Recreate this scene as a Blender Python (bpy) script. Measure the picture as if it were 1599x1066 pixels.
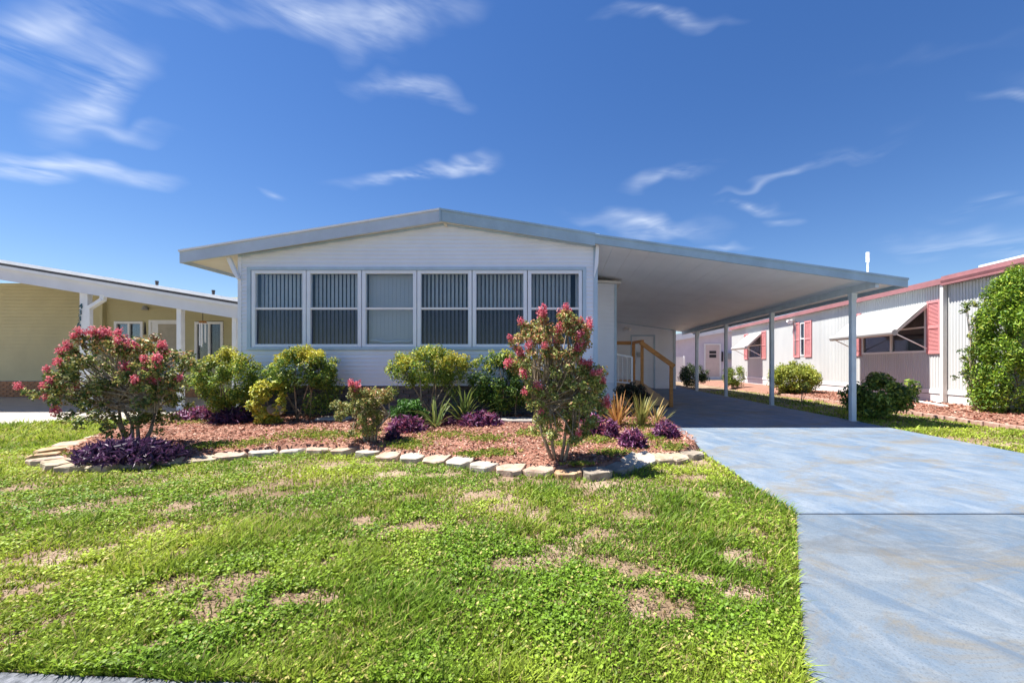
import bpy, bmesh, math, random
import numpy as np
from mathutils import Vector, Matrix
R = math.radians
rng = np.random.default_rng(7); random.seed(7)
for o in list(bpy.data.objects): bpy.data.objects.remove(o)
sc = bpy.context.scene
C = sc.collection

# ------------------------------------------------------------------ camera
F = 640.0                                   # focal length in photograph pixels (1599 wide)
cam = bpy.data.cameras.new('camera'); camo = bpy.data.objects.new('camera', cam); C.objects.link(camo)
camo.location = (0, 0, 1.0); camo.rotation_euler = (R(90), 0, 0)
cam.sensor_width = 36; cam.lens = 36*F/1599
cam.shift_x = -75.5/1599; cam.shift_y = 36/1599
cam.clip_start = .05; cam.clip_end = 3000
sc.camera = camo
# ------------------------------------------------------------------ sky, sun, exposure
SUN_EL, SUN_AZ = R(64), R(-86)              # sun stands left of the house, a touch behind it
w = bpy.data.worlds.new('World'); sc.world = w; w.use_nodes = True
NT = w.node_tree; NT.nodes.clear()
def nn(t, kind, **kw):
    n = t.nodes.new(kind)
    for k, v in kw.items(): setattr(n, k, v)
    return n
def lk(t, a, b): t.links.new(a, b)
def vmath(op, a, b=None):
    n = nn(NT, 'ShaderNodeVectorMath', operation=op)
    for i, x in enumerate((a, b)):
        if x is None: continue
        if hasattr(x, 'links'): lk(NT, x, n.inputs[i])
        else: n.inputs[i].default_value = x
    return n.outputs['Value'] if op in ('DOT_PRODUCT', 'LENGTH') else n.outputs['Vector']
def fmath(op, a, b=None, c=None, clamp=False, T=None):
    T = T or NT
    n = nn(T, 'ShaderNodeMath', operation=op); n.use_clamp = clamp
    for i, x in enumerate((a, b, c)):
        if x is None: continue
        if hasattr(x, 'links'): lk(T, x, n.inputs[i])
        else: n.inputs[i].default_value = x
    return n.outputs[0]
sky = nn(NT, 'ShaderNodeTexSky', sky_type='NISHITA'); sky.sun_disc = False
sky.sun_elevation = SUN_EL; sky.sun_rotation = SUN_AZ
sky.altitude = 0; sky.air_density = 1.0; sky.dust_density = .1; sky.ozone_density = 2.6
hs = nn(NT, 'ShaderNodeHueSaturation'); hs.inputs['Hue'].default_value = .512; hs.inputs['Saturation'].default_value = 1.32; hs.inputs['Value'].default_value = .57
gm = nn(NT, 'ShaderNodeGamma'); gm.inputs['Gamma'].default_value = .92; lk(NT, sky.outputs[0], gm.inputs[0]); lk(NT, gm.outputs[0], hs.inputs['Color'])
D = nn(NT, 'ShaderNodeTexCoord').outputs['Generated']
def wnoise(stretch, rot, scale, det, dist, rough=.6):
    mp = nn(NT, 'ShaderNodeMapping'); mp.inputs['Rotation'].default_value = (0, R(rot), 0); mp.inputs['Scale'].default_value = stretch; lk(NT, D, mp.inputs[0])
    n = nn(NT, 'ShaderNodeTexNoise'); n.inputs['Scale'].default_value = scale; n.inputs['Detail'].default_value = det; n.inputs['Roughness'].default_value = rough; n.inputs['Distortion'].default_value = dist
    lk(NT, mp.outputs[0], n.inputs['Vector']); return n
wob = vmath('SUBTRACT', wnoise((1, 1, 1.6), 0, 7.0, 2, 0).outputs['Color'], (.5, .5, .5))
wsc = nn(NT, 'ShaderNodeVectorMath', operation='SCALE'); lk(NT, wob, wsc.inputs[0]); wsc.inputs['Scale'].default_value = .11
DD = vmath('ADD', D, wsc.outputs[0])
FIB = {-1: wnoise((1.0, 1, 4.2), 18, 5.2, 4, .35, .66).outputs[0], 1: wnoise((1.0, 1, 4.6), -8, 5.2, 4, .35, .66).outputs[0]}
# cirrus wisps: azimuth / elevation tangent, half length, half width, tilt in degrees, density
WISPS = [(70,50,150,50,-22,.62),(150,148,120,44,-32,.75),(85,265,130,22,9,.95),(185,208,70,8,5,.35),
 (300,12,110,18,10,.45),(480,22,120,42,22,.62),(610,20,140,44,-8,.6),(635,140,95,20,8,.6),(640,278,115,15,-5,.8),
 (745,258,50,18,-22,.45),(1040,30,110,12,0,.5),(1050,276,75,17,-8,.6),(1010,350,115,22,7,.6),(1180,323,52,14,0,.6),
 (1235,268,100,8,-18,.45),(1335,225,75,10,-20,.25),(1580,141,60,10,0,.5),(1560,320,90,16,-14,.45),(1525,380,140,26,-6,.6),
 (420,300,22,6,12,.35),(1228,346,28,9,0,.4),(1120,388,45,9,0,.5),(1450,90,140,14,-15,.10),
 (-420,200,260,60,-20,.6),(-300,-150,260,70,15,.6),(1900,60,220,40,-15,.5),(1990,330,200,30,-8,.5),(620,-420,300,80,10,.5),(1300,-350,250,60,-20,.4)]
tot = None; grp = {}
for i, (u, v, L, W, ang, dens) in enumerate(WISPS):
    c = Vector(((u-875)/F, 1, (569-v)/F)); s = 1/c.length; c.normalize()
    ex = Vector((1, 0, 0)); ex = (ex - c*ex.dot(c)).normalized(); ez = c.cross(ex)*-1
    if ez.z < 0: ez = -ez
    a = ex*math.cos(R(ang)) - ez*math.sin(R(ang)); b = ex*math.sin(R(ang)) + ez*math.cos(R(ang))
    k = 1/(s)                                   # pixels to unit-sphere tangent units
    l_, w_ = L/F/k, W/F/k
    mp = nn(NT, 'ShaderNodeMapping', vector_type='TEXTURE'); mp.inputs['Location'].default_value = c
    mp.inputs['Rotation'].default_value = Matrix((a, b, a.cross(b))).transposed().to_euler('XYZ'); mp.inputs['Scale'].default_value = (l_*1.18, w_*1.15, .5)
    lk(NT, DD, mp.inputs[0]); gr = nn(NT, 'ShaderNodeTexGradient', gradient_type='SPHERICAL'); lk(NT, mp.outputs[0], gr.inputs[0])
    kk = -1 if ang < -3 else 1; grp[kk] = fmath('MULTIPLY_ADD', gr.outputs['Fac'], dens*1.12, grp.get(kk, 0.0))
for k, q in grp.items():
    fib = fmath('MULTIPLY', fmath('SUBTRACT', FIB[k], .34), 3.2, clamp=True)
    m = fmath('MULTIPLY', fmath('POWER', q, 1.4), fib)
    tot = m if tot is None else fmath('ADD', tot, m)
tot = fmath('MINIMUM', tot, .62)
mix = nn(NT, 'ShaderNodeMix', data_type='RGBA'); lk(NT, tot, mix.inputs['Factor'])
lk(NT, hs.outputs[0], mix.inputs[6]); mix.inputs[7].default_value = (3.3, 3.6, 4.1, 1)
bg = nn(NT, 'ShaderNodeBackground'); bg.inputs['Strength'].default_value = .12
lk(NT, mix.outputs[2], bg.inputs['Color'])
lk(NT, bg.outputs[0], nn(NT, 'ShaderNodeOutputWorld').inputs[0])

w.cycles.sampling_method = 'MANUAL'; w.cycles.sample_map_resolution = 256
sl = bpy.data.lights.new('sun', 'SUN'); sl.energy = 4.8; sl.angle = R(.53); sl.color = (1, .955, .88)
so = bpy.data.objects.new('sun', sl); C.objects.link(so)
sd = Vector((math.sin(SUN_AZ)*math.cos(SUN_EL), math.cos(SUN_AZ)*math.cos(SUN_EL), math.sin(SUN_EL)))   # towards the sun
so.rotation_euler = sd.to_track_quat('Z', 'Y').to_euler(); so.location = (-8, 0, 14)
vs = sc.view_settings
vs.view_transform = 'Standard'; vs.look = 'None'; vs.gamma = 1; vs.use_curve_mapping = False; vs.exposure = 1.3
sc.render.engine = 'CYCLES'
sc.cycles.max_bounces = 8; sc.cycles.transparent_max_bounces = 16

# ------------------------------------------------------------------ materials
def mat(name, col, rough=.6, var=.12, scale=6.0, bump=0.0, bscale=60.0, col2=None, metal=0, spec=.4, stretch=(1, 1, 1), lo=.35, hi=.65):
    m = bpy.data.materials.new(name); m.use_nodes = True; t = m.node_tree; b = t.nodes['Principled BSDF']
    b.inputs['Roughness'].default_value = rough; b.inputs['Metallic'].default_value = metal
    b.inputs['Specular IOR Level'].default_value = spec
    tc = nn(t, 'ShaderNodeTexCoord'); mp = nn(t, 'ShaderNodeMapping'); mp.inputs['Scale'].default_value = stretch
    lk(t, tc.outputs['Object'], mp.inputs[0])
    n = nn(t, 'ShaderNodeTexNoise'); n.inputs['Scale'].default_value = scale; n.inputs['Detail'].default_value = 6; n.inputs['Roughness'].default_value = .6
    lk(t, mp.outputs[0], n.inputs['Vector'])
    rp = nn(t, 'ShaderNodeValToRGB'); rp.color_ramp.elements[0].position = lo; rp.color_ramp.elements[1].position = hi
    c1 = [max(0, x*(1-var)) for x in col]; c2 = [min(1, x*(1+var)) for x in col] if col2 is None else col2
    rp.color_ramp.elements[0].color = (*c1, 1); rp.color_ramp.elements[1].color = (*c2, 1)
    lk(t, n.outputs[0], rp.inputs[0]); lk(t, rp.outputs[0], b.inputs['Base Color'])
    if bump:
        n2 = nn(t, 'ShaderNodeTexNoise'); n2.inputs['Scale'].default_value = bscale; n2.inputs['Detail'].default_value = 4
        lk(t, mp.outputs[0], n2.inputs['Vector'])
        bp = nn(t, 'ShaderNodeBump'); bp.inputs['Strength'].default_value = bump; bp.inputs['Distance'].default_value = .01
        lk(t, n2.outputs[0], bp.inputs['Height']); lk(t, bp.outputs[0], b.inputs['Normal'])
    return m
def leafmat(name, transl=.3, rough=.45, spec=.35):
    m = bpy.data.materials.new(name); m.use_nodes = True; t = m.node_tree; b = t.nodes['Principled BSDF']
    at = nn(t, 'ShaderNodeAttribute'); at.attribute_name = 'col'
    b.inputs['Roughness'].default_value = rough; b.inputs['Specular IOR Level'].default_value = spec
    lk(t, at.outputs['Color'], b.inputs['Base Color'])
    tr = nn(t, 'ShaderNodeBsdfTranslucent'); mx = nn(t, 'ShaderNodeMixShader'); mx.inputs[0].default_value = transl
    lk(t, at.outputs['Color'], tr.inputs['Color'])
    lk(t, b.outputs[0], mx.inputs[1]); lk(t, tr.outputs[0], mx.inputs[2]); lk(t, mx.outputs[0], t.nodes['Material Output'].inputs[0])
    return m
def glass(name, tint, refl=1.0):
    m = bpy.data.materials.new(name); m.use_nodes = True; t = m.node_tree; t.nodes.remove(t.nodes['Principled BSDF'])
    tr = nn(t, 'ShaderNodeBsdfTransparent'); tr.inputs[0].default_value = (*tint, 1)
    gl = nn(t, 'ShaderNodeBsdfGlossy'); gl.inputs['Roughness'].default_value = .02; gl.inputs['Color'].default_value = (.95, .97, 1, 1)
    fr = nn(t, 'ShaderNodeFresnel'); fr.inputs['IOR'].default_value = 1.5
    nz = nn(t, 'ShaderNodeTexNoise'); nz.inputs['Scale'].default_value = 1.6; bp = nn(t, 'ShaderNodeBump'); bp.inputs['Strength'].default_value = .05
    tc = nn(t, 'ShaderNodeTexCoord'); lk(t, tc.outputs['Object'], nz.inputs[0]); lk(t, nz.outputs[0], bp.inputs['Height']); lk(t, bp.outputs[0], gl.inputs['Normal'])
    f = fmath('MULTIPLY', fr.outputs[0], 0.6*refl, clamp=True, T=t)
    mx = nn(t, 'ShaderNodeMixShader'); lk(t, f, mx.inputs[0]); lk(t, tr.outputs[0], mx.inputs[1]); lk(t, gl.outputs[0], mx.inputs[2])
    lk(t, mx.outputs[0], t.nodes['Material Output'].inputs[0])
    return m
M = {}
M['siding'] = mat('white_siding', (.775, .82, .885), .45, .03, 2, .03, 80)
M['trim'] = mat('pale_blue_trim', (.42, .55, .66), .45, .07, 4)
M['frame'] = mat('white_frame', (.77, .82, .89), .4, .03, 5)
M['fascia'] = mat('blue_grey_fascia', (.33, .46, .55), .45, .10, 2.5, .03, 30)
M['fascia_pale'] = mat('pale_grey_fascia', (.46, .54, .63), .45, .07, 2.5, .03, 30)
M['soffit'] = mat('cream_soffit', (.72, .70, .63), .6, .05, 3)
M['roof_white'] = mat('white_roof_coating', (.78, .79, .80), .5, .06, 3, .05, 20)
M['carport_under'] = mat('off_white_carport_panel', (.81, .85, .88), .5, .04, 1.2)
M['post'] = mat('grey_blue_post', (.55, .63, .68), .45, .07, 6)
M['brick'] = mat('dark_painted_brick', (.075, .075, .09), .6, .35, 14, .4, 50)
M['mortar'] = mat('grey_mortar', (.30, .29, .30), .8, .15, 20, .3, 80)
M['blind'] = mat('grey_vertical_blind', (.84, .82, .79), .7, .06, 8)
M['blind2'] = mat('pale_drawn_shade', (.72, .71, .69), .7, .04, 3)
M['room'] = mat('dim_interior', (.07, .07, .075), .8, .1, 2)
M['glass'] = glass('window_glass', (.86, .9, .93)); M['glass_screen'] = glass('screened_glass', (.60, .63, .69))
M['wood'] = mat('orange_stained_timber', (.46, .20, .05), .55, .25, 5, .2, 60, stretch=(2, 2, 9))
M['plywood'] = mat('tan_board', (.50, .30, .16), .6, .2, 4, .15, 50)
M['white'] = mat('white_paint', (.80, .80, .80), .4, .04, 6)
M['dark'] = mat('dark_metal', (.03, .03, .035), .5, .2, 6)
M['grey'] = mat('grey_metal', (.35, .36, .38), .4, .1, 6, metal=.3)
M['tan_siding'] = mat('yellow_tan_siding', (.52, .47, .27), .55, .05, 2, .03, 60)
M['tan_brick'] = mat('orange_tan_brick', (.40, .19, .085), .75, .25, 9, .3, 60)
M['lav'] = mat('lavender_white_wall', (.60, .57, .68), .6, .05, 2)
M['door_pink'] = mat('pale_pink_door', (.66, .55, .52), .5, .05, 3)
M['ribbed'] = mat('pale_grey_ribbed_metal', (.55, .56, .55), .5, .05, 1.5, stretch=(1, 1, .3))
M['skirt'] = mat('white_skirting', (.70, .70, .70), .5, .05, 3)
M['pink'] = mat('salmon_pink_shutter', (.62, .25, .25), .5, .08, 6)
M['red'] = mat('rose_red_fascia', (.32, .14, .145), .45, .12, 3)
M['awning'] = mat('white_awning', (.41, .395, .375), .5, .04, 3)
M['teal'] = mat('dark_teal_numeral', (.03, .10, .13), .4, .1, 9)
M['stone'] = [mat('border_stone_tan', (.37, .28, .18), .85, .18, 9, .55, 45, col2=(.48, .39, .29)),
              mat('border_stone_pink', (.40, .27, .19), .85, .18, 9, .55, 45, col2=(.50, .38, .30)),
              mat('border_stone_grey', (.24, .20, .16), .85, .18, 9, .55, 45, col2=(.38, .32, .25)),
              mat('border_stone_pale', (.41, .35, .275), .85, .14, 9, .55, 45, col2=(.52, .46, .39)),
              mat('border_stone_orange', (.42, .24, .12), .85, .18, 9, .55, 45, col2=(.50, .33, .21))]
M['rock'] = mat('grey_rock', (.17, .175, .19), .85, .3, 9, .7, 18, col2=(.36, .34, .32))
M['concrete'] = mat('pale_concrete', (.38, .345, .30), .85, .12, 3, .3, 90)
M['bark'] = mat('tan_bark', (.26, .19, .12), .8, .3, 14, .4, 40, col2=(.42, .34, .25), stretch=(3, 3, .8))
M['twig'] = mat('brown_twig', (.17, .10, .06), .8, .3, 14, .2, 40)
M['leaf'] = leafmat('leaf'); M['petal'] = leafmat('petal', .35, .6, .2); M['grass'] = leafmat('grass_blade', .35, .5, .25)
M['purple_leaf'] = leafmat('purple_leaf', .25, .4, .4)
M['chip'] = leafmat('mulch_chip', 0.0, .85, .15)
def soil():
    m = bpy.data.materials.new('sandy_soil'); m.use_nodes = True; t = m.node_tree; b = t.nodes['Principled BSDF']
    tc = nn(t, 'ShaderNodeTexCoord'); b.inputs['Roughness'].default_value = .95; b.inputs['Specular IOR Level'].default_value = .1
    n = nn(t, 'ShaderNodeTexNoise'); n.inputs['Scale'].default_value = 1.7; n.inputs['Detail'].default_value = 8; n.inputs['Roughness'].default_value = .65; lk(t, tc.outputs['Object'], n.inputs[0])
    rp = nn(t, 'ShaderNodeValToRGB'); e = rp.color_ramp.elements; e[0].position = .35; e[0].color = (.15, .105, .06, 1); e[1].position = .62; e[1].color = (.37, .28, .205, 1)
    x = e.new(.5); x.color = (.26, .185, .125, 1)
    lk(t, n.outputs[0], rp.inputs[0]); lk(t, rp.outputs[0], b.inputs['Base Color'])
    n2 = nn(t, 'ShaderNodeTexNoise'); n2.inputs['Scale'].default_value = 60; n2.inputs['Detail'].default_value = 5; lk(t, tc.outputs['Object'], n2.inputs[0])
    bp = nn(t, 'ShaderNodeBump'); bp.inputs['Strength'].default_value = .7; bp.inputs['Distance'].default_value = .02; lk(t, n2.outputs[0], bp.inputs['Height']); lk(t, bp.outputs[0], b.inputs['Normal'])
    return m
M['soil'] = soil()
M['mulch'] = mat('red_brown_mulch', (.22, .10, .068), .95, .3, 18, .8, 70, col2=(.38, .20, .14))
M['asphalt'] = mat('grey_asphalt', (.10, .11, .13), .9, .25, 40, .6, 160, col2=(.20, .21, .235))
def paint_concrete(name, tint):
    m = bpy.data.materials.new(name); m.use_nodes = True; t = m.node_tree; b = t.nodes['Principled BSDF']
    tc = nn(t, 'ShaderNodeTexCoord'); b.inputs['Roughness'].default_value = .7; b.inputs['Specular IOR Level'].default_value = .25
    def noise(scale, st, det=6, rot=0, dist=0, rough=.6):
        mp = nn(t, 'ShaderNodeMapping', vector_type='TEXTURE'); mp.inputs['Scale'].default_value = [1/q for q in st]; mp.inputs['Rotation'].default_value = (0, 0, R(rot)); lk(t, tc.outputs['Object'], mp.inputs[0])
        n = nn(t, 'ShaderNodeTexNoise'); n.inputs['Scale'].default_value = scale; n.inputs['Detail'].default_value = det; n.inputs['Distortion'].default_value = dist; n.inputs['Roughness'].default_value = rough
        lk(t, mp.outputs[0], n.inputs[0]); return n.outputs[0]
    def ramp(f, p0, p1):
        r = nn(t, 'ShaderNodeMapRange'); r.inputs[1].default_value = p0; r.inputs[2].default_value = p1; r.clamp = True; lk(t, f, r.inputs[0]); return r.outputs[0]
    def mixc(f, a, bcol):
        mx = nn(t, 'ShaderNodeMix', data_type='RGBA'); lk(t, f, mx.inputs[0])
        for i, x in ((6, a), (7, bcol)):
            if hasattr(x, 'links'): lk(t, x, mx.inputs[i])
            else: mx.inputs[i].default_value = (*x, 1)
        return mx.outputs[2]
    c = mixc(ramp(noise(1.5, (.8, 1.3, 1), 8, 60, .8, .68), .36, .62), (.150, .215, .295), (.255, .285, .315))       # blue paint, chalky where worn
    c = mixc(fmath('MULTIPLY', ramp(noise(2.4, (.45, 2.2, 1), 9, 105, .6, .72), .50, .66), .8, T=t), c, (.345, .365, .385))   # whitish scuffs in long sweeps
    c = mixc(fmath('MULTIPLY', ramp(noise(1.3, (.9, 1.5, 1), 9, 20, .7, .75), .50, .63), .85, T=t), c, (.27, .225, .165))       # bare tan concrete
    c = mixc(fmath('MULTIPLY', ramp(noise(2.0, (.30, 3.4, 1), 9, 118, .4, .7), .50, .66), .65, T=t), c, (.125, .185, .265))     # darker blue brush sweeps
    c = mixc(fmath('MULTIPLY', ramp(noise(2.3, (.35, 2.6, 1), 9, -20, .6, .75), .54, .68), .6, T=t), c, (.38, .40, .415))
    c = mixc(fmath('MULTIPLY', ramp(noise(1.0, (.6, 1.6, 1), 9, 8, .9, .75), .55, .66), .55, T=t), c, (.155, .145, .135))       # grime
    c = mixc(fmath('MULTIPLY', ramp(noise(9, (1, 1, 1), 8, 0, .4, .8), .50, .66), .35, T=t), c, (.15, .165, .18))
    c = mixc(fmath('MULTIPLY', ramp(noise(110, (1, 1, 1), 3), .52, .68), .55, T=t), c, (.13, .15, .17))
    mu = nn(t, 'ShaderNodeMix', data_type='RGBA', blend_type='MULTIPLY'); mu.inputs[0].default_value = 1; lk(t, c, mu.inputs[6]); mu.inputs[7].default_value = (*tint, 1); c = mu.outputs[2]
    lk(t, c, b.inputs['Base Color'])
    bp = nn(t, 'ShaderNodeBump'); bp.inputs['Strength'].default_value = .35; bp.inputs['Distance'].default_value = .006
    lk(t, noise(120, (1, 1, 1), 4), bp.inputs['Height']); lk(t, bp.outputs[0], b.inputs['Normal'])
    return m
M['drive'] = paint_concrete('blue_painted_concrete', (.72, .79, .87)); M['apron'] = paint_concrete('worn_grey_blue_concrete', (.60, .645, .69))

# ------------------------------------------------------------------ mesh helpers
ORG = {}
def tag(o, label=None, cat=None, group=None, kind=None):
    for k, v in (('label', label), ('category', cat), ('group', group), ('kind', kind)):
        if v: o[k] = v
    return o
def thing(name, label, cat, loc=(0, 0, 0), group=None):
    o = bpy.data.objects.new(name, None); C.objects.link(o); o.location = loc; o.empty_display_size = .1
    ORG[o] = Vector(loc); return tag(o, label, cat, group)
class MB:
    def __init__(s): s.v = []; s.f = []
    def add(s, vs_, fs):
        b = len(s.v); s.v += [tuple(p) for p in vs_]; s.f += [tuple(b+i for i in f) for f in fs]; return s
    def box(s, x0, x1, y0, y1, z0, z1):
        return s.add([(x0,y0,z0),(x1,y0,z0),(x1,y1,z0),(x0,y1,z0),(x0,y0,z1),(x1,y0,z1),(x1,y1,z1),(x0,y1,z1)],
                     [(0,3,2,1),(4,5,6,7),(0,1,5,4),(1,2,6,5),(2,3,7,6),(3,0,4,7)])
    def prism(s, poly, a0, a1, axis='y'):
        # poly: outline in the other two axes (x,z) for 'y', (y,z) for 'x', (x,y) for 'z'
        n = len(poly)
        mk = {'y': lambda p, a: (p[0], a, p[1]), 'x': lambda p, a: (a, p[0], p[1]), 'z': lambda p, a: (p[0], p[1], a)}[axis]
        vs_ = [mk(p, a0) for p in poly] + [mk(p, a1) for p in poly]
        fs = [tuple(range(n)), tuple(range(2*n-1, n-1, -1))] + [(i, i+n, (i+1) % n + n, (i+1) % n) for i in range(n)]
        return s.add(vs_, fs)
    def tube(s, pts, rad, n=6):
        pts = [Vector(p) for p in pts]
        rad = rad if isinstance(rad, (list, tuple)) else [rad]*len(pts)
        rings = []
        for i, p in enumerate(pts):
            d = (pts[min(i+1, len(pts)-1)]-pts[max(i-1, 0)]).normalized()
            u = d.cross(Vector((0, 0, 1)) if abs(d.z) < .9 else Vector((1, 0, 0))).normalized(); v = d.cross(u)
            rings.append([p+(u*math.cos(2*math.pi*k/n)+v*math.sin(2*math.pi*k/n))*rad[i] for k in range(n)])
        vs_ = [q for r_ in rings for q in r_]; fs = []
        for i in range(len(pts)-1):
            for k in range(n): fs.append((i*n+k, i*n+(k+1) % n, (i+1)*n+(k+1) % n, (i+1)*n+k))
        fs += [tuple(range(n-1, -1, -1)), tuple(range((len(pts)-1)*n, len(pts)*n))]
        return s.add(vs_, fs)
    def bar(s, p, q, wd, hg):                       # rectangular bar from p to q
        p, q = Vector(p), Vector(q); d = (q-p).normalized()
        u = d.cross(Vector((0, 0, 1)) if abs(d.z) < .95 else Vector((0, 1, 0))).normalized()*wd/2; v = d.cross(u).normalized()*hg/2
        return s.add([p-u-v, p+u-v, p+u+v, p-u+v, q-u-v, q+u-v, q+u+v, q-u+v], [(0,3,2,1),(4,5,6,7),(0,1,5,4),(1,2,6,5),(2,3,7,6),(3,0,4,7)])
    def mesh(s, name, bevel=0, off=Vector((0, 0, 0))):
        me = bpy.data.meshes.new(name); me.from_pydata([tuple(Vector(p)-off) for p in s.v], [], s.f)
        bm = bmesh.new(); bm.from_mesh(me); bmesh.ops.recalc_face_normals(bm, faces=bm.faces)
        if bevel: bmesh.ops.bevel(bm, geom=list(bm.edges), offset=bevel, segments=1, affect='EDGES', profile=.5)
        bm.to_mesh(me); bm.free(); return me
    def build(s, name, m, parent=None, bevel=0, smooth=False):
        off = ORG.get(parent, Vector((0, 0, 0))); me = s.mesh(name, bevel, off); me.materials.append(m)
        if smooth: me.polygons.foreach_set('use_smooth', [True]*len(me.polygons))
        o = bpy.data.objects.new(name, me); C.objects.link(o)
        if parent: o.parent = parent; ORG[o] = off
        return o
def inst(name, me, parent, loc, rot=(0, 0, 0), scl=(1, 1, 1)):
    o = bpy.data.objects.new(name, me); C.objects.link(o)
    if parent: o.parent = parent; loc = Vector(loc)-ORG[parent]; ORG[o] = ORG[parent]+loc
    o.location = loc; o.rotation_euler = rot; o.scale = scl; return o
def npmesh(name, V, Fa, col=None, m=None, parent=None, smooth=False):
    off = ORG.get(parent, Vector((0, 0, 0)))
    V = np.asarray(V, np.float32) - np.array(off, np.float32); Fa = np.asarray(Fa, np.int32); k = Fa.shape[1]
    me = bpy.data.meshes.new(name); me.vertices.add(len(V)); me.vertices.foreach_set('co', V.ravel())
    me.loops.add(Fa.size); me.loops.foreach_set('vertex_index', Fa.ravel())
    me.polygons.add(len(Fa)); me.polygons.foreach_set('loop_start', np.arange(0, Fa.size, k, dtype=np.int32))
    me.update(calc_edges=True)
    if smooth: me.polygons.foreach_set('use_smooth', np.ones(len(Fa), bool))
    if col is not None:
        a = me.color_attributes.new('col', 'FLOAT_COLOR', 'POINT')
        a.data.foreach_set('color', np.concatenate([col, np.ones((len(col), 1))], 1).astype(np.float32).ravel())
    if m: me.materials.append(m)
    o = bpy.data.objects.new(name, me); C.objects.link(o)
    if parent: o.parent = parent; ORG[o] = off
    return o
def vnoise(x, y, s, seed=0):                       # smooth value noise
    x = x*s+seed*17.3; y = y*s+seed*31.7; xi = np.floor(x).astype(int); yi = np.floor(y).astype(int); fx = x-xi; fy = y-yi
    h = lambda a, b: (np.sin(a*127.1+b*311.7+seed*7.7)*43758.5453) % 1.0
    fx = fx*fx*(3-2*fx); fy = fy*fy*(3-2*fy)
    return (h(xi, yi)*(1-fx)+h(xi+1, yi)*fx)*(1-fy)+(h(xi, yi+1)*(1-fx)+h(xi+1, yi+1)*fx)*fy
def fbm(x, y, s, seed=0): return .55*vnoise(x, y, s, seed)+.3*vnoise(x, y, s*2.3, seed+3)+.15*vnoise(x, y, s*5.1, seed+5)
def unit(a): return a/np.maximum(1e-6, np.linalg.norm(a, axis=1, keepdims=True))
def leaf_arrays(P, N, L, Wd, col, fold=.25, curl=.15, T=None):
    """one folded kite-shaped leaf for each point: base, two sides, tip"""
    n = len(P); t = unit(np.cross(N, rng.normal(size=(n, 3)))) if T is None else unit(T-N*np.sum(T*N, 1, keepdims=True)); b = np.cross(N, t); L = L[:, None]; Wd = Wd[:, None]
    V = np.stack([P-t*L*.5, P-t*L*.02+b*Wd*.5+N*Wd*fold, P-t*L*.02-b*Wd*.5+N*Wd*fold, P+t*L*.5-N*L*curl], 1).reshape(-1, 3)
    i = np.arange(n)[:, None]*4; Fa = np.concatenate([i+np.array([[0, 3, 1]]), i+np.array([[0, 2, 3]])])
    return V, Fa, np.repeat(col, 4, 0)

# ------------------------------------------------------------------ ground and paving
DX0, DX1 = 1.62, 5.12                               # driveway edges
APRON_Y, ROAD_Y = 2.70, 1.30
def road_edge(x): return ROAD_Y-.05*(x+1.35)
BED = [(-6.3,6.62),(-6.2,6.2),(-5.95,5.6),(-5.8,5.2),(-5.5,4.75),(-5.2,4.3),(-4.95,4.08),(-4.6,3.92),(-4.2,3.88),(-3.95,3.93),(-3.7,4.12),(-3.35,4.3),(-3.1,4.47),(-2.9,4.55),(-2.6,4.53),(-2.3,4.48),(-2.0,4.42),(-1.75,4.28),(-1.45,4.21),(-1.2,4.14),(-.95,4.0),(-.7,3.86),
       (-.44,3.76),(-.19,3.70),(.05,3.65),(.28,3.62),(.5,3.83),(.7,4.02),(.97,4.13),(1.12,4.20),(1.36,4.38),(1.57,4.7),(1.62,5.0),(1.62,7.6),(.60,7.6),(.60,6.62),(-5.2,6.62)]
BED = [(x*1.02, y*1.02) if y < 6 and x < 1.5 else (x, y) for x, y in BED]
MULCH_R = [(6.95,5.2),(6.85,6.7),(6.95,8.5),(7.1,11),(7.0,15),(7.3,23),(9.3,23),(9.02,10),(8.85,5.2)]
def inside(px, py, poly):
    r = np.zeros(len(px), bool); n = len(poly)
    for i in range(n):
        x0, y0 = poly[i]; x1, y1 = poly[(i+1) % n]
        c = ((y0 > py) != (y1 > py)) & (px < (x1-x0)*(py-y0)/((y1-y0) if y1 != y0 else 1e-9)+x0); r ^= c
    return r
def drive_left(y): return np.where(y > APRON_Y, DX0-.03*(np.clip(5-y, 0, 2)), DX0-.07+(y-APRON_Y)*.56)
def bed_z(x, y): return .075+.115*np.clip((y-4.3)/2.2, 0, 1)+.02*(fbm(x, y, 2.2, 4)-.5)
# ground sheet with a gentle unevenness in the lawn
g = MB().add([(-900,-300,0),(900,-300,0),(900,1500,0),(-900,1500,0)], [(0,1,2,3)])
tag(g.build('ground', M['soil']), kind='structure')
tag(MB().add([(-60,-9,.008),(60,-9,.008),(60,road_edge(60),.008),(-60,road_edge(-60),.008)], [(0,1,2,3)]).build('road', M['asphalt']), kind='structure')
dr = bpy.data.objects.new('driveway', None); C.objects.link(dr); dr['kind'] = 'structure'; ORG[dr] = Vector((0, 0, 0))
MB().prism([(DX0-.07, APRON_Y+.008), (DX1, APRON_Y+.008), (DX1, 6.4), (DX1, 11.0), (DX0, 11.0), (DX0, 5.0)], -.08, .022, 'z').build('slab', M['drive'], dr, bevel=.006)
MB().prism([(.66, 1.10), (6.2, 1.10), (DX1+.02, APRON_Y-.008), (DX0-.07, APRON_Y-.008)], -.08, .019, 'z').build('slab', M['apron'], dr, bevel=.006)
MB().prism([(.60, 11.012), (DX1, 11.012), (DX1, 18.6), (.60, 18.6)], -.08, .022, 'z').build('slab', M['drive'], dr, bevel=.006)
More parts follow.
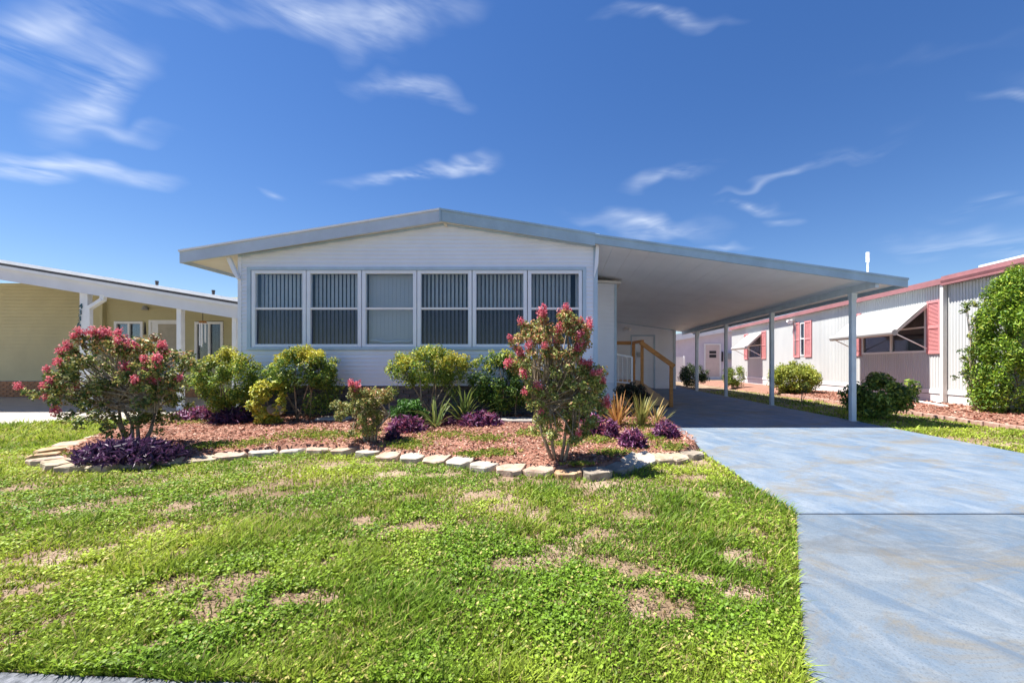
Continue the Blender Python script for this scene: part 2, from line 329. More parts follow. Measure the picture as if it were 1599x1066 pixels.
MB().prism([(.60, 7.65), (DX0-.008, 7.65), (DX0-.008, 11.0), (.60, 11.0)], -.08, .021, 'z').build('slab', M['drive'], dr, bevel=.006)
nd = bpy.data.objects.new('neighbour_driveway', None); C.objects.link(nd); nd['kind'] = 'structure'; ORG[nd] = Vector((0, 0, 0))
MB().prism([(-30, 6.05), (-9.6, 6.55), (-10.9, 7.35), (-30, 6.9)], -.08, .030, 'z').build('slab', M['concrete'], nd, bevel=.005)
MB().prism([(-30, 6.91), (-10.88, 7.36), (-9.58, 6.56), (-7.3, 7.3), (-6.9, 8.6), (-6.9, 13), (-30, 13)], -.08, .030, 'z').build('slab', M['concrete'], nd, bevel=.005)
# the mulch bed: a raised sheet following the border
def sheet(poly, zf, name, m, step=.12, kind='structure'):
    xs = [p[0] for p in poly]; ys = [p[1] for p in poly]
    X, Y = np.meshgrid(np.arange(min(xs), max(xs)+step, step), np.arange(min(ys), max(ys)+step, step)); sh = X.shape
    inn = inside(X.ravel(), Y.ravel(), poly).reshape(sh); Z = zf(X, Y)
    grow = inn.copy()
    for dx in (-1, 0, 1):
        for dy in (-1, 0, 1): grow |= np.roll(np.roll(inn, dx, 1), dy, 0)
    Z = np.where(inn, Z, .004); V = np.stack([X, Y, Z], 2).reshape(-1, 3); w_ = sh[1]; i, j = np.meshgrid(np.arange(sh[0]-1), np.arange(sh[1]-1), indexing='ij')
    a = (i*w_+j).ravel(); ok = (grow[:-1, :-1] & grow[1:, :-1] & grow[:-1, 1:] & grow[1:, 1:]).ravel()
    Fa = np.stack([a, a+1, a+w_+1, a+w_], 1)[ok]
    return tag(npmesh(name, V, Fa, None, m, smooth=True), kind=kind)
sheet([(x if x < 1.6 else 1.58, y) for x, y in BED], bed_z, 'mulch_bed', M['mulch'], .06)
mr_z = lambda x, y: .03+.07*np.clip((x-6.95)/.6, 0, 1)+.02*(fbm(x, y, 2, 9)-.5)
sheet(MULCH_R, mr_z, 'neighbour_mulch_bed', M['mulch'], .12)
def chips(poly, zf, n, name, size, ymax=99):
    xs = [p[0] for p in poly]; ys = [p[1] for p in poly]
    x = rng.uniform(min(xs), max(xs), n); y = rng.uniform(min(ys), min(max(ys), ymax), n); k = inside(x, y, poly); x, y = x[k], y[k]; n = len(x)
    N = unit(np.stack([rng.normal(0, .35, n), rng.normal(0, .35, n), np.ones(n)], 1)); P = np.stack([x, y, zf(x, y)+rng.uniform(.004, .02, n)], 1)
    pal = np.array([(.36,.165,.115),(.27,.11,.075),(.46,.26,.19),(.17,.075,.055),(.52,.36,.28)]); col = pal[rng.choice(5, n, p=[.34,.26,.2,.12,.08])]*rng.uniform(.8, 1.2, (n, 1))
    V, Fa, cc = leaf_arrays(P, N, rng.uniform(.6, 1.6, n)*size, rng.uniform(.25, .55, n)*size, col, .1, .05)
    tag(npmesh(name, V, Fa, cc, M['chip']), {'mulch_chips': 'loose red brown wood chips of the front bed'}.get(name, 'loose wood chips in the neighbour bed'), 'mulch', kind='stuff')
chips(BED, bed_z, 42000, 'mulch_chips', .042)
chips(MULCH_R, mr_z, 9000, 'neighbour_mulch_chips', .07, 14)

# ------------------------------------------------------------------ lawn
BARE = [(275,795,30,9),(312,831,26,9),(470,808,40,6),(655,822,30,8),(572,812,20,6),(370,915,36,20),(345,945,40,16),(450,935,45,14),(515,935,30,10),(80,872,44,12),(140,885,26,8),(45,922,34,10),(95,970,30,10),(300,975,34,12),
 (795,885,24,10),(1040,950,60,14),(1000,930,40,10),(1150,875,30,16),(1165,925,40,12),(610,742,22,5),(628,778,34,6),(30,763,26,5),(65,781,20,6),(855,872,26,12),(990,890,30,9),(750,775,34,7),(800,780,22,7),(380,765,30,6),(985,804,28,6),(1085,748,22,5),
 (1440,684,40,7),(1530,690,40,8),(505,884,24,8),(545,850,26,7),(870,944,18,8),(1110,905,40,7),(270,866,24,8),(170,858,20,6),(8,915,22,12),(240,1010,26,9),(690,742,24,5),(900,760,18,4),(1000,720,30,5),(440,772,30,5),(520,728,26,4),(200,780,26,5)]
def bare_mask(x, y):
    v = np.zeros(len(x)); d = fbm(x, y, 7.0, 2)-.5; e = 1.3*(fbm(x, y, 22.0, 12)-.5)
    for u0, v0, a, b in BARE:
        Y0 = F/(v0-569); X0 = (u0-875)/F*Y0; rx = a/F*Y0*.95; ry = abs(F/(v0-b-569)-F/(v0+b-569))/2*.95
        q = np.sqrt(((x-X0)/rx)**2+((y-Y0)/ry)**2)+d*1.9+e
        v = np.maximum(v, np.clip((1.42-q)/.8, 0, 1)**.6)
    return np.maximum(v, np.clip((fbm(x, y, 3.0, 8)-.655)/.07, 0, 1)*.85)
def lawn_ok(x, y):
    ok = (y > road_edge(x)+.03*vnoise(x, y*0, 5, 3)-.02) & ~inside(x, y, BED) & ~inside(x, y, MULCH_R)
    ok &= ~((x > drive_left(y)-.0) & (x < np.where(y > APRON_Y, DX1+.01, DX1+.8)) & (y < 18.6))
    ok &= ~((x > -5.3) & (y > 6.3) & (x < 1.7))
    ok &= ~((y > 6.0+(x+30)*.0245) & (x < -9.6)) & ~((x >= -9.6) & (x < -6.9) & (y > np.where(x < -7.3, 6.56+(x+9.6)*.32, 7.3)))
    return ok
def sample_lawn(n, y0, y1, p):                     # denser near the eye: pdf ~ y**-p, within the view's spread
    u = rng.uniform(0, 1, n); y = (y0**(1-p)+u*(y1**(1-p)-y0**(1-p)))**(1/(1-p))
    x = rng.uniform(-1.5, 1.25, n)*(y+.25); far = rng.uniform(0, 1, n) < .17; x = np.where(far, -1.5*(y+.25)-rng.uniform(0, 1, n)**1.3*4.5, x); k = lawn_ok(x, y); return x[k], y[k]
def lawn_colour(x, y, n):
    t = np.clip((fbm(x, y, 1.1, 11)-.3)/.4, 0, 1)[:, None]; s = rng.uniform(0, 1, (n, 1))
    a = np.array([.15, .25, .022]); b = np.array([.335, .41, .046]); c = np.array([.48, .40, .15])
    col = a*(1-t)+b*t; col = col*(.42+1.15*s); dry = (rng.uniform(0, 1, (n, 1)) < .06+.10*np.clip((fbm(x, y, 1.7, 21)-.5)/.2, 0, 1)[:, None]); return np.where(dry, c*(.7+.6*s), col)
def blades(n, y0=1.16, y1=15, p=1.5, wm=1.0):
    x, y = sample_lawn(n, y0, y1, p); b = bare_mask(x, y); k = rng.uniform(0, 1, len(x)) > b*.93; x, y = x[k], y[k]; n = len(x)
    edge = np.exp(-np.abs(x-drive_left(y))*5)+.8*np.exp(-np.abs(y-road_edge(x))*9); clump = fbm(x, y, 3.2, 31)
    tuft = np.clip((vnoise(x, y, 2.1, 41)-.62)*5, 0, 1)
    left_ = np.clip((-x-4.4)/1.2, 0, 1)*np.clip((y-4.6)/.8, 0, 1)
    h = (rng.uniform(.45, 1.2, n)+1.1*(rng.uniform(0, 1, n) < .012))*(.012+.026*clump+.012*edge+.030*tuft+.05*left_); wd = rng.uniform(.7, 1.35, n)*.0028*wm*(1+.20*np.clip(y-1.3, 0, 6))
    an = rng.uniform(0, 2*math.pi, n); ln = rng.uniform(.2, 1.3, n)*h; an = an*.35+6.283*fbm(x, y, 2.2, 61)*2.5+rng.normal(0, 1.7, n); d = np.stack([np.cos(an), np.sin(an), 0*an], 1); sd_ = np.stack([-np.sin(an+.6), np.cos(an+.6), 0*an], 1)*wd[:, None]
    P = np.stack([x, y, np.full(n, .0)], 1); up = np.array([0, 0, 1.0])
    m1 = P+d*(ln*.35)[:, None]+up*(h*.62)[:, None]; tp = P+d*ln[:, None]+up*h[:, None]
    V = np.stack([P-sd_, P+sd_, m1-sd_*.8, m1+sd_*.8, tp], 1).reshape(-1, 3); i = np.arange(n)[:, None]*5
    Fa = np.concatenate([i+np.array([[0, 1, 3]]), i+np.array([[0, 3, 2]]), i+np.array([[2, 3, 4]])]); col = np.repeat(lawn_colour(x, y, n), 5, 0)
    return V, Fa, col
def weeds(n):
    x, y = sample_lawn(n, 1.16, 9, 1.5); k = (rng.uniform(0, 1, len(x)) > bare_mask(x, y)*.96) & (rng.uniform(0, 1, len(x)) < .10+.95*np.clip((fbm(x, y, 2.4, 51)-.42)/.16, 0, 1)); x, y = x[k], y[k]; n = len(x)
    z = rng.uniform(.008, .038, n)*(.6+.8*fbm(x, y, 3.2, 31)); N = unit(np.stack([rng.normal(0, .45, n), rng.normal(0, .45, n), np.ones(n)], 1))
    s = rng.uniform(.6, 1.5, n)*.0090*(1+.16*np.clip(y-1.3, 0, 5)); col = lawn_colour(x, y, n)*np.array([1.05, 1.1, 1.0])
    return leaf_arrays(np.stack([x, y, z], 1), N, s*1.35, s, col, .12, .1)
def thatch(n):                                     # straw and dead blades lying on the soil
    x, y = sample_lawn(n, 1.16, 7, 1.5); n = len(x); N = unit(np.stack([rng.normal(0, .3, n), rng.normal(0, .3, n), np.ones(n)], 1)); L = rng.uniform(.012, .05, n)
    return leaf_arrays(np.stack([x, y, rng.uniform(.003, .012, n)], 1), N, L, rng.uniform(.0025, .006, n)*(1+.15*(y-1.3)), pal_(n), .1, .05)
def pal_(n): return np.array([(.28,.19,.11),(.17,.105,.06),(.36,.27,.165),(.12,.075,.042)])[rng.integers(0, 4, n)]*rng.uniform(.7, 1.2, (n, 1))
V1, F1, c1 = blades(510000)
V3, F3, c3 = blades(110000, 4.5, 16, .8, 1.5); V4, F4, c4 = thatch(60000); V2, F2, c2 = weeds(500000)
n1 = len(V1); n2 = n1+len(V2); n3 = n2+len(V3)
tag(npmesh('lawn_grass', np.concatenate([V1, V2, V3, V4]), np.concatenate([F1, F2+n1, F3+n2, F4+n3]), np.concatenate([c1, c2, c3, c4]), M['grass']), 'patchy green lawn of grass and low weeds', 'grass', kind='stuff')

# ------------------------------------------------------------------ main house
def lap(x0, x1, z0, z1, y, pitch, xl=None, xr=None, holes=(), out=.019):
    mb = MB(); n = max(1, round((z1-z0)/pitch)); p = (z1-z0)/n
    for i in range(n):
        a, b = z0+i*p, z0+(i+1)*p; cuts = sorted([(h[0], h[1]) for h in holes if h[2] < b-.35*p and h[3] > a+.35*p])
        segs = []; cur = x0
        for h0, h1 in cuts:
            if h0 > cur: segs.append((cur, h0))
            cur = max(cur, h1)
        if cur < x1: segs.append((cur, x1))
        for s0, s1 in segs:
            la, ra = s0, s1; lb, rb = s0, s1
            if xl: la, lb = max(s0, xl(a)), max(s0, xl(b))
            if xr: ra, rb = min(s1, xr(a)), min(s1, xr(b))
            if ra-la < .02: continue
            if rb < lb: lb = rb = (lb+rb)/2
            mb.add([(la, y-out, a), (ra, y-out, a), (rb, y, b), (lb, y, b), (la, y+.004, a), (ra, y+.004, a)], [(0, 1, 2, 3), (4, 5, 1, 0)])
    return mb
HY = 6.65; HL, HR = -5.206, .592; HB = 18.2; AX = -1.895
home = thing('mobile_home', 'white sided home with a row of six tall windows and dark brick skirt', 'house', (-2.3, HY, 0))
soff = lambda x: 3.275-(AX-x)*.154 if x < AX else 3.275-(x-AX)*.147
WX0, WX1, WZ0, WZ1 = -5.05, .405, 1.255, 2.559
lap(HL, HR, .657, 3.28, HY, .0645, lambda z: AX-(3.275-z)/.154, lambda z: AX+(3.275-z)/.147, [(WX0, WX1, WZ0, WZ1)]).build('siding', M['siding'], home)
MB().box(HL-.012, HL+.045, HY-.022, HY+.03, .657, soff(HL)).build('corner_trim', M['siding'], home)
MB().box(HR-.055, HR+.012, HY-.024, HY+.03, .60, soff(HR)).build('corner_trim', M['trim'], home)
w1 = MB()
w1.box(HL, HL+.03, HY+.02, HB, .45, 2.70); w1.box(HR-.03, HR, HY+.03, HB, .0, 2.88); w1.box(HL+.03, HR-.03, HB-.03, HB, 0, 2.7); w1.box(HL+.03, HR-.03, HY+.02, HB, .60, .64)
w1.build('side_wall', M['siding'], home)
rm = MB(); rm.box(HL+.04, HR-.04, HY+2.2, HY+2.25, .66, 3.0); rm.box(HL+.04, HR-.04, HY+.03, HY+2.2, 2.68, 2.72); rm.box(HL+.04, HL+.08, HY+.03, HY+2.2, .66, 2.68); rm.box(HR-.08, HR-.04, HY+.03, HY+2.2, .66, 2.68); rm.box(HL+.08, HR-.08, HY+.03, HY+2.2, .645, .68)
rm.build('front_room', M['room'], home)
# window bank
t = MB(); t.box(WX0-.012, WX1+.012, HY-.036, HY+.02, WZ1-.035, WZ1+.012); t.box(WX0-.012, WX1+.012, HY-.040, HY+.02, WZ0-.02, WZ0+.022)
t.box(WX0-.012, WX0+.045, HY-.033, HY+.02, WZ0+.022, WZ1-.035); t.box(WX1-.045, WX1+.012, HY-.033, HY+.02, WZ0+.022, WZ1-.035)
t.build('window_trim', M['trim'], home)
slat_me = MB().box(-.0425, .0425, -.0012, .0012, 0, 1).mesh('slat'); slat_me.materials.append(M['blind'])
slat_me2 = MB().box(-.0425, .0425, -.0012, .0012, 0, 1).mesh('slat'); slat_me2.materials.append(M['blind2'])
pitch = (WX1-WX0-.09)/6
for i in range(6):
    a = WX0+.045+i*pitch+.006; b = a+pitch-.012; fw = .058; z0, z1 = WZ0+.025, WZ1-.038; zm = z0+(z1-z0)*.505
    f = MB(); f.box(a, a+fw, HY-.022, HY+.05, z0, z1); f.box(b-fw, b, HY-.022, HY+.05, z0, z1); f.box(a+fw, b-fw, HY-.020, HY+.05, z1-.05, z1); f.box(a+fw, b-fw, HY-.020, HY+.05, z0, z0+.05)
    wnd = f.build('window', M['frame'], home, bevel=.004)
    MB().box(a+fw, b-fw, HY-.008, HY+.035, zm-.017, zm+.017).build('meeting_rail', M['white'], wnd)
    MB().box(a+fw, b-fw, HY+.012, HY+.016, zm+.017, z1-.05).build('upper_pane', M['glass'], wnd)
    MB().box(a+fw, b-fw, HY+.018, HY+.022, z0+.05, zm-.017).build('lower_pane', M['glass_screen'] if i != 2 else M['glass'], wnd)
    n = 12
    for k in range(n):
        shut = (i == 2); x = a+fw-.01+(k+.5)*(b-a-2*fw+.02)/n
        if i == 5 and k == n-2: continue
        inst('blind_slat', slat_me2 if shut else slat_me, wnd, (x, HY+.12, z0+.03), (0, 0, R(-6 if shut else -(20+4.5*i)+random.uniform(-4, 4))), (.74 if not shut else .80, 1, z1-z0-.06))
    if i == 2:
        bag = MB(); xs = np.linspace(a+fw+.05, b-fw-.05, 12); pr = [(.016, .0), (.010, .018), (-.006, .024), (-.014, .008), (-.006, -.008)]
        V = []; 
        for q, x in enumerate(xs): V += [(x, HY+.052+p[0]*.8, z0+.085+.008*math.sin(q*1.1)+.022*abs(q-5.5)**2/30+p[1]) for p in pr]
        fs = [(q*5+k, q*5+(k+1) % 5, (q+1)*5+(k+1) % 5, (q+1)*5+k) for q in range(11) for k in range(5)]
        bag.add(V, fs).build('rolled_curtain_hem', M['white'], wnd, smooth=True)
# brick skirt
SK = .655
MB().box(HL+.02, HR-.02, HY+.034, HY+.07, .0, SK).build('mortar_wall', M['mortar'], home)
bl, bh, jt = .203, .057, .0115
brick_me = MB().box(-bl/2+jt/2, bl/2-jt/2, -.028, .03, -bh/2, bh/2).mesh('brick', .004); brick_me.materials.append(M['brick'])
row = 0; z = .115+bh/2
while z < SK-.02:
    x = HL+.02+bl/2+(bl/2 if row % 2 else 0)
    while x < HR-.02-bl/2+.001:
        inst('brick', brick_me, home, (x, HY+.033+random.uniform(-.002, .002), z)); x += bl
    z += bh+jt; row += 1
# roof of the home
FY = 6.48; tk = .05
rl0, rl1 = -6.01, AX
RT = lambda x: 3.455-(AX-x)*.16 if x < AX else 3.455-(x-AX)*.1595
def slab_x(x0, x1, zt, thick, y0, y1): return MB().prism([(x0, zt(x0)-thick), (x1, zt(x1)-thick), (x1, zt(x1)), (x0, zt(x0))], y0, y1, 'y')
slab_x(-6.02, AX, lambda x: RT(x)+.010, .03, FY-.03, HB+.2).build('roof', M['roof_white'], home)
slab_x(AX, .62, lambda x: RT(x)+.006, .028, FY-.01, HB+.2).build('roof', M['roof_white'], home)
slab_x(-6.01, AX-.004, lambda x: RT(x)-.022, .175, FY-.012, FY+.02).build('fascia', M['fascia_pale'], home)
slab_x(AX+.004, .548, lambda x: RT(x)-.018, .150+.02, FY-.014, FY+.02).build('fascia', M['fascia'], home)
slab_x(AX+.002, .548, lambda x: RT(x)+.008, .032, FY-.030, FY-.0145).build('drip_edge', M['fascia'], home)
MB().prism([(AX-.012, RT(AX)-.20), (AX+.012, RT(AX)-.20), (AX+.012, RT(AX)+.01), (AX-.012, RT(AX)+.01)], FY-.034, FY-.012, 'y').build('ridge_cover', M['fascia'], home)
MB().prism([(-6.028, RT(-6.01)-.19), (-5.995, RT(-6.01)-.19), (-5.995, RT(-6.01)-.008), (-6.028, RT(-6.01)-.008)], FY+.021, HB, 'y').build('side_fascia', M['fascia_pale'], home)
sf = MB(); sf.add([(-5.995, FY+.02, RT(-6)-.14), (AX, FY+.02, soff(AX)+.005), (AX, HB, soff(AX)+.005), (-5.995, HB, RT(-6)-.14)], [(0, 1, 2, 3)])
sf.add([(AX, FY+.02, soff(AX)+.005), (.6, FY+.02, soff(.6)+.005), (.6, HB, soff(.6)+.005), (AX, HB, soff(AX)+.005)], [(0, 1, 2, 3)])
sf.build('soffit', M['soffit'], home)
q = MB(); q.bar((HL, HY-.02, soff(HL)-.012), (AX, HY-.02, soff(AX)-.012), .022, .03); q.bar((AX, HY-.021, soff(AX)-.012), (HR-.06, HY-.021, soff(HR-.06)-.012), .022, .03)
q.build('frieze_strip', M['trim'], home)
MB().prism([(HL-.17, 2.72), (HL-.10, 2.73), (HL-.02, 2.55), (HL+.05, 2.38), (HL+.02, 2.36), (HL-.05, 2.46)], HY-.075, HY-.028, 'y').build('eave_bracket', M['siding'], home, bevel=.006)
MB().prism([(HR-.02, 2.92), (HR+.035, 2.91), (HR+.015, 2.60), (HR-.045, 2.40), (HR-.055, 2.42)], HY-.075, HY-.028, 'y').build('eave_bracket', M['siding'], home, bevel=.006)
MB().prism([(AX+.0, soff(AX)+.02), (AX+.05, soff(AX)+.02), (AX+.075, soff(AX)-.06), (AX+.04, soff(AX)-.06)], HY-.06, HY-.026, 'y').build('ridge_bracket', M['soffit'], home)
MB().prism([(AX-.30, RT(AX-.3)+.012), (AX-.19, RT(AX-.19)+.012), (AX-.17, RT(AX-.19)+.05), (AX-.27, RT(AX-.3)+.035)], FY+.3, FY+.5, 'y').build('roof_vent', M['dark'], home)
# bump-out beside the home, under the carport
bump = thing('side_room', 'narrow white sided room with blue corner trim tucked under the carport', 'room', (.9, 9, 0))
lap(.60, 1.19, .60, 2.78, 9.0, .085).build('siding', M['siding'], bump)
MB().box(1.185, 1.235, 8.975, 9.04, .45, 2.775).build('corner_trim', M['trim'], bump)
MB().prism([(.60, 2.79), (1.32, 2.755), (1.32, 2.80), (.60, 2.84)], 8.86, 11.6, 'y').build('roof', M['soffit'], bump)
MB().box(.61, 1.225, 9.042, 11.5, .0, 2.75).build('side_wall', M['siding'], bump)
MB().box(.60, 1.19, 9.005, 9.04, .022, .60).build('skirt', M['siding'], bump)
# ------------------------------------------------------------------ carport
cp = thing('carport', 'long sloping blue grey carport roof on slim posts over the driveway', 'carport', (3, FY, 0))
CT = lambda x: 3.050-(x-.55)*.1406
slab_x(.56, 5.46, lambda x: CT(x)-.005, .045, FY+.02, 16.9).build('roof_deck', M['roof_white'], cp)
for k in range(16): slab_x(.562+k*.306, .562+k*.306+.302, lambda x: CT(x)-.051, .028, FY+.021, 16.9).build('roof_panel', M['carport_under'], cp)
slab_x(.548, 5.486, lambda x: CT(x)-.018, .122, FY-.012, FY+.02).build('fascia', M['fascia'], cp)
slab_x(.548, 5.490, lambda x: CT(x)+.006, .030, FY-.030, FY-.0125).build('drip_edge', M['fascia'], cp)
MB().box(5.462, 5.486, FY+.021, 16.9, CT(5.48)-.135, CT(5.48)-.01).build('side_gutter', M['fascia'], cp)
PX = 5.033; BT = CT(PX)-.082
MB().box(PX-.03, PX+.03, FY+.03, 16.9, BT-.115, BT+.01).build('beam', M['post'], cp)
for k, y in enumerate([7.06, 9.76, 12.46, 15.16]):
    p = MB().box(PX-.042, PX+.042, y-.042, y+.042, .02, BT-.118).build('post', M['post'], cp, bevel=.006)
    MB().box(PX-.075, PX+.075, y-.06, y+.06, .0225, .034).build('foot_plate', M['grey'], p)
    MB().box(PX-.048, PX+.048, y-.048, y+.048, BT-.22, BT-.112).build('bracket', M['post'], p)
MB().tube([(PX+.12, 15.25, BT-.02), (PX+.12, 15.25, BT-.25), (PX+.08, 15.22, BT-.40), (PX+.065, 15.2, BT-.5), (PX+.065, 15.2, .06)], .03, 6).build('downspout', M['post'], cp)
# ------------------------------------------------------------------ utility shed at the end of the carport
SY = 16.6
shed = thing('utility_room', 'white sided utility room with a flush door closing the end of the carport', 'shed', (3.2, SY, 0))
lap(1.25, 4.60, .03, 2.86, SY, .13, None, lambda z: .56+(3.050-.09-z)/.1406, [(2.84, 3.84, 0, 2.2)]).build('siding', M['siding'], shed)
MB().box(1.25, 2.84, SY+.02, 20, .02, 2.5).box(3.84, 4.6, SY+.02, 20, .02, 2.4).box(2.84, 3.84, SY+.08, 20, 2.2, 2.4).build('side_wall', M['siding'], shed)
MB().box(4.585, 4.67, SY-.03, SY+.06, .022, 2.40).build('corner_trim', M['post'], shed)
MB().bar((1.25, SY-.02, 2.862), (4.6, SY-.02, 2.39), .03, .03).build('top_trim', M['trim'], shed)
dd = MB().box(2.90, 3.78, SY+.0, SY+.05, .05, 2.14).build('door', M['siding'], shed)
MB().box(2.84, 2.90, SY-.02, SY+.06, .022, 2.2).box(3.78, 3.84, SY-.02, SY+.06, .022, 2.2).box(2.90, 3.78, SY-.02, SY+.06, 2.14, 2.2).build('door_frame', M['trim'], dd)
MB().box(2.96, 3.04, SY-.03, SY+.0, 1.05, 1.2).tube([(3.0, SY, 1.02), (3.0, SY-.07, 1.02)], .03, 8).build('door_handle', M['grey'], dd)
MB().box(3.10, 3.34, SY-.05, SY-.001, 1.30, 1.50).box(3.14, 3.22, SY-.07, SY-.05, 1.34, 1.46).build('electric_meter', M['grey'], shed)
MB().tube([(2.62, SY, 2.46), (2.70, SY-.06, 2.46)], .06, 8).tube([(2.62, SY-.05, 2.46), (2.56, SY-.16, 2.40)], [.03, .06], 8).tube([(2.74, SY-.05, 2.46), (2.80, SY-.16, 2.40)], [.03, .06], 8).build('wall_lamp', M['white'], shed)
# ------------------------------------------------------------------ timber steps
st = thing('timber_steps', 'orange timber steps with sloping handrail beside the house under the carport', 'steps', (2, 9.6, 0))
y0, y1 = 9.45, 10.45; LX0, LX1, LZ = 1.26, 1.86, .62; EX = 2.55
for k in range(3):
    zt = LZ-.15*(k+1); x0 = LX1+k*.21
    MB().box(x0, x0+.235, y0+.03, y1, zt-.035, zt).build('tread', M['plywood'], st)
    MB().box(x0-.0, x0+.02, y0+.03, y1, zt, zt+.114).build('riser', M['plywood'], st)
nb = 4
for k in range(nb): MB().box(LX0, LX1-.002, y0+.02+k*.245, y0+.02+k*.245+.24, LZ-.035, LZ).build('deck_board', M['plywood'], st)
MB().prism([(LX0, .06), (LX1, .06), (EX-.02, .06), (EX-.02, .12), (LX1+.02, LZ-.02), (LX0, LZ-.02)], y0-.02, y0+.015, 'y').build('side_panel', M['plywood'], st)
MB().box(LX0, EX-.03, y0-.01, y1, .023, .058).build('sill_plate', M['dark'], st)
MB().box(EX-.045, EX+.035, y0-.06, y0-.022, .022, .98).build('post', M['wood'], st, bevel=.004)
MB().box(LX1-.02, LX1+.05, y0-.06, y0-.022, .30, 1.49).build('post', M['wood'], st, bevel=.004)
MB().box(LX1-.03, LX1+.045, y1-.02, y1+.05, .022, 1.53).build('post', M['wood'], st, bevel=.004)
MB().bar((LX1-.03, y0-.085, 1.505), (EX+.05, y0-.085, .955), .05, .10).build('handrail', M['wood'], st, bevel=.004)
MB().bar((LX1-.05, y1+.02, 1.55), (LX0+.04, y1+.02, 1.55), .05, .09).build('handrail', M['wood'], st, bevel=.004)
MB().bar((LX1+.02, y0-.08, 1.53), (LX1-.0, y1+.02, 1.56), .06, .07).build('handrail', M['wood'], st, bevel=.004)
wr = thing('white_railing', 'small white metal railing in front of the timber steps', 'railing', (1.35, 9.2, 0))
MB().bar((1.18, 9.2, 1.245), (1.62, 9.2, 1.165), .03, .03).build('top_rail', M['white'], wr)
MB().bar((1.18, 9.2, .62), (1.62, 9.2, .58), .025, .025).build('bottom_rail', M['white'], wr)
for x in (1.20, 1.30, 1.40, 1.50): MB().tube([(x, 9.2, .60), (x, 9.2, 1.24-(x-1.18)*.18)], .008, 6).build('baluster', M['white'], wr)
for x in (1.19, 1.605): MB().box(x-.02, x+.02, 9.18, 9.22, .022, 1.24-(x-1.18)*.18).build('post', M['white'], wr)

# ------------------------------------------------------------------ left neighbour
LY, LF = 12.2, 8.6
ln = thing('neighbour_house', 'yellow tan sided house with orange brick base and long white fascia', 'house', (-12, LY, 0))
lt = lambda x: 2.78-(x+11.76)*.164                                  # underside of the raked fascia
lap(-19.0, -13.55, .52, 3.4, LY-.1, .10, None, lambda z: -11.76+(2.78+.32-z)/.164).build('siding', M['tan_siding'], ln)
WN = [(-13.25, -12.40, 1.15, 2.28), (-12.22, -11.28, .27, 2.32), (-10.86, -10.02, .95, 2.27)]
lap(-13.55, -9.0, .27, 3.0, LY, .10, None, None, WN).build('siding', M['tan_siding'], ln)
MB().box(-19, -13.55, LY-.08, LY+5, .03, 3.0).build('house_body', M['tan_siding'], ln)
MB().box(-19, -9.0, LY+1.6, LY+1.7, .0, 3.0).box(-13.55, -9, LY+.05, LY+1.6, .1, .26).box(-13.55, -9, LY+.05, LY+1.6, 2.75, 2.8).box(-9.05, -9, LY+.05, LY+1.6, .26, 2.75).build('inner_room', M['room'], ln)
MB().box(-13.55, -9.0, LY-.0, LY+.05, .03, .268).build('plinth', M['tan_brick'], ln)
MB().box(-19, -13.55, LY-.09, LY-.082, .03, .52).build('mortar_wall', M['mortar'], ln)
tb = MB().box(-.096, .096, -.03, .0, -.027, .027).mesh('brick', .004); tb.materials.append(M['tan_brick'])
for r_ in range(7):
    x = -18.88+(.1 if r_ % 2 else 0)
    while x < -13.6: inst('brick', tb, ln, (x, LY-.085+random.uniform(-.003, .003), .075+r_*.066)); x += .204
for (a, b, z0, z1), kind in zip(WN, ('w', 'd', 'w')):
    f = MB(); fw = .07
    f.box(a, a+fw, LY-.04, LY+.04, z0, z1); f.box(b-fw, b, LY-.04, LY+.04, z0, z1); f.box(a+fw, b-fw, LY-.038, LY+.04, z1-fw, z1)
    if kind == 'w':
        f.box(a+fw, b-fw, LY-.038, LY+.04, z0, z0+fw); o = f.build('window', M['white'], ln); m_ = (a+b)/2
        MB().box(m_-.03, m_+.03, LY-.03, LY+.04, z0+fw, z1-fw).build('mullion', M['white'], o)
        for s0, s1 in ((a+fw, m_-.03), (m_+.03, b-fw)): MB().box(s0, s1, LY+.01, LY+.015, z0+fw, z1-fw).build('pane', M['glass_screen'], o)
        for k in range(7):
            if a < -13 and k > 3: continue
            inst('blind_slat', slat_me, o, (a+fw+.05+k*.105, LY+.12, z0+.06), (0, 0, R(50)), (.9, 1, z1-z0-.12))
    else:
        o = f.build('door', M['white'], ln)
        MB().box(a+fw, b-fw, LY-.02, LY+.02, z0+.02, z1-fw).build('door_leaf', M['white'], o)
        MB().box(a+.27, b-fw-.02, LY-.028, LY-.02, 1.30, 2.2).build('upper_panel', mat('tan_screen', (.42, .38, .30), .7, .08, 6), o)
        MB().box(a+.27, b-fw-.02, LY-.028, LY-.02, .45, 1.24).build('lower_panel', mat('grey_screen', (.22, .23, .24), .7, .08, 6), o)
        for q0 in (1.05, 1.18): MB().box(a+.12, a+.17, LY-.06, LY-.02, q0, q0+.045).build('door_handle', M['grey'], o)
MB().box(-12.36, -12.28, LY-.05, LY-.012, 1.62, 1.78).build('doorbell_box', M['white'], ln)
MB().tube([(-12.3, LY-.06, 2.62), (-12.3, LY-.06, 2.72)], [.09, .05], 8).tube([(-12.3, LY-.01, 2.72), (-12.3, LY-.12, 2.72)], .02, 6).build('porch_lamp', M['grey'], ln)
MB().tube([(-11.35, 11.2, 2.15), (-11.35, 11.2, 1.82)], [.012, .03], 6).build('hanging_hook', M['dark'], ln)
slab_x(-20, -6.62, lambda x: lt(x)+.27, .27, LF-.05, LF).build('fascia', mat('white_blue_fascia', (.66, .68, .74), .45, .05, 2), ln)
slab_x(-20, -6.62, lambda x: lt(x)+.30, .06, LF-.14, LF-.052).build('gutter_lip', M['white'], ln)
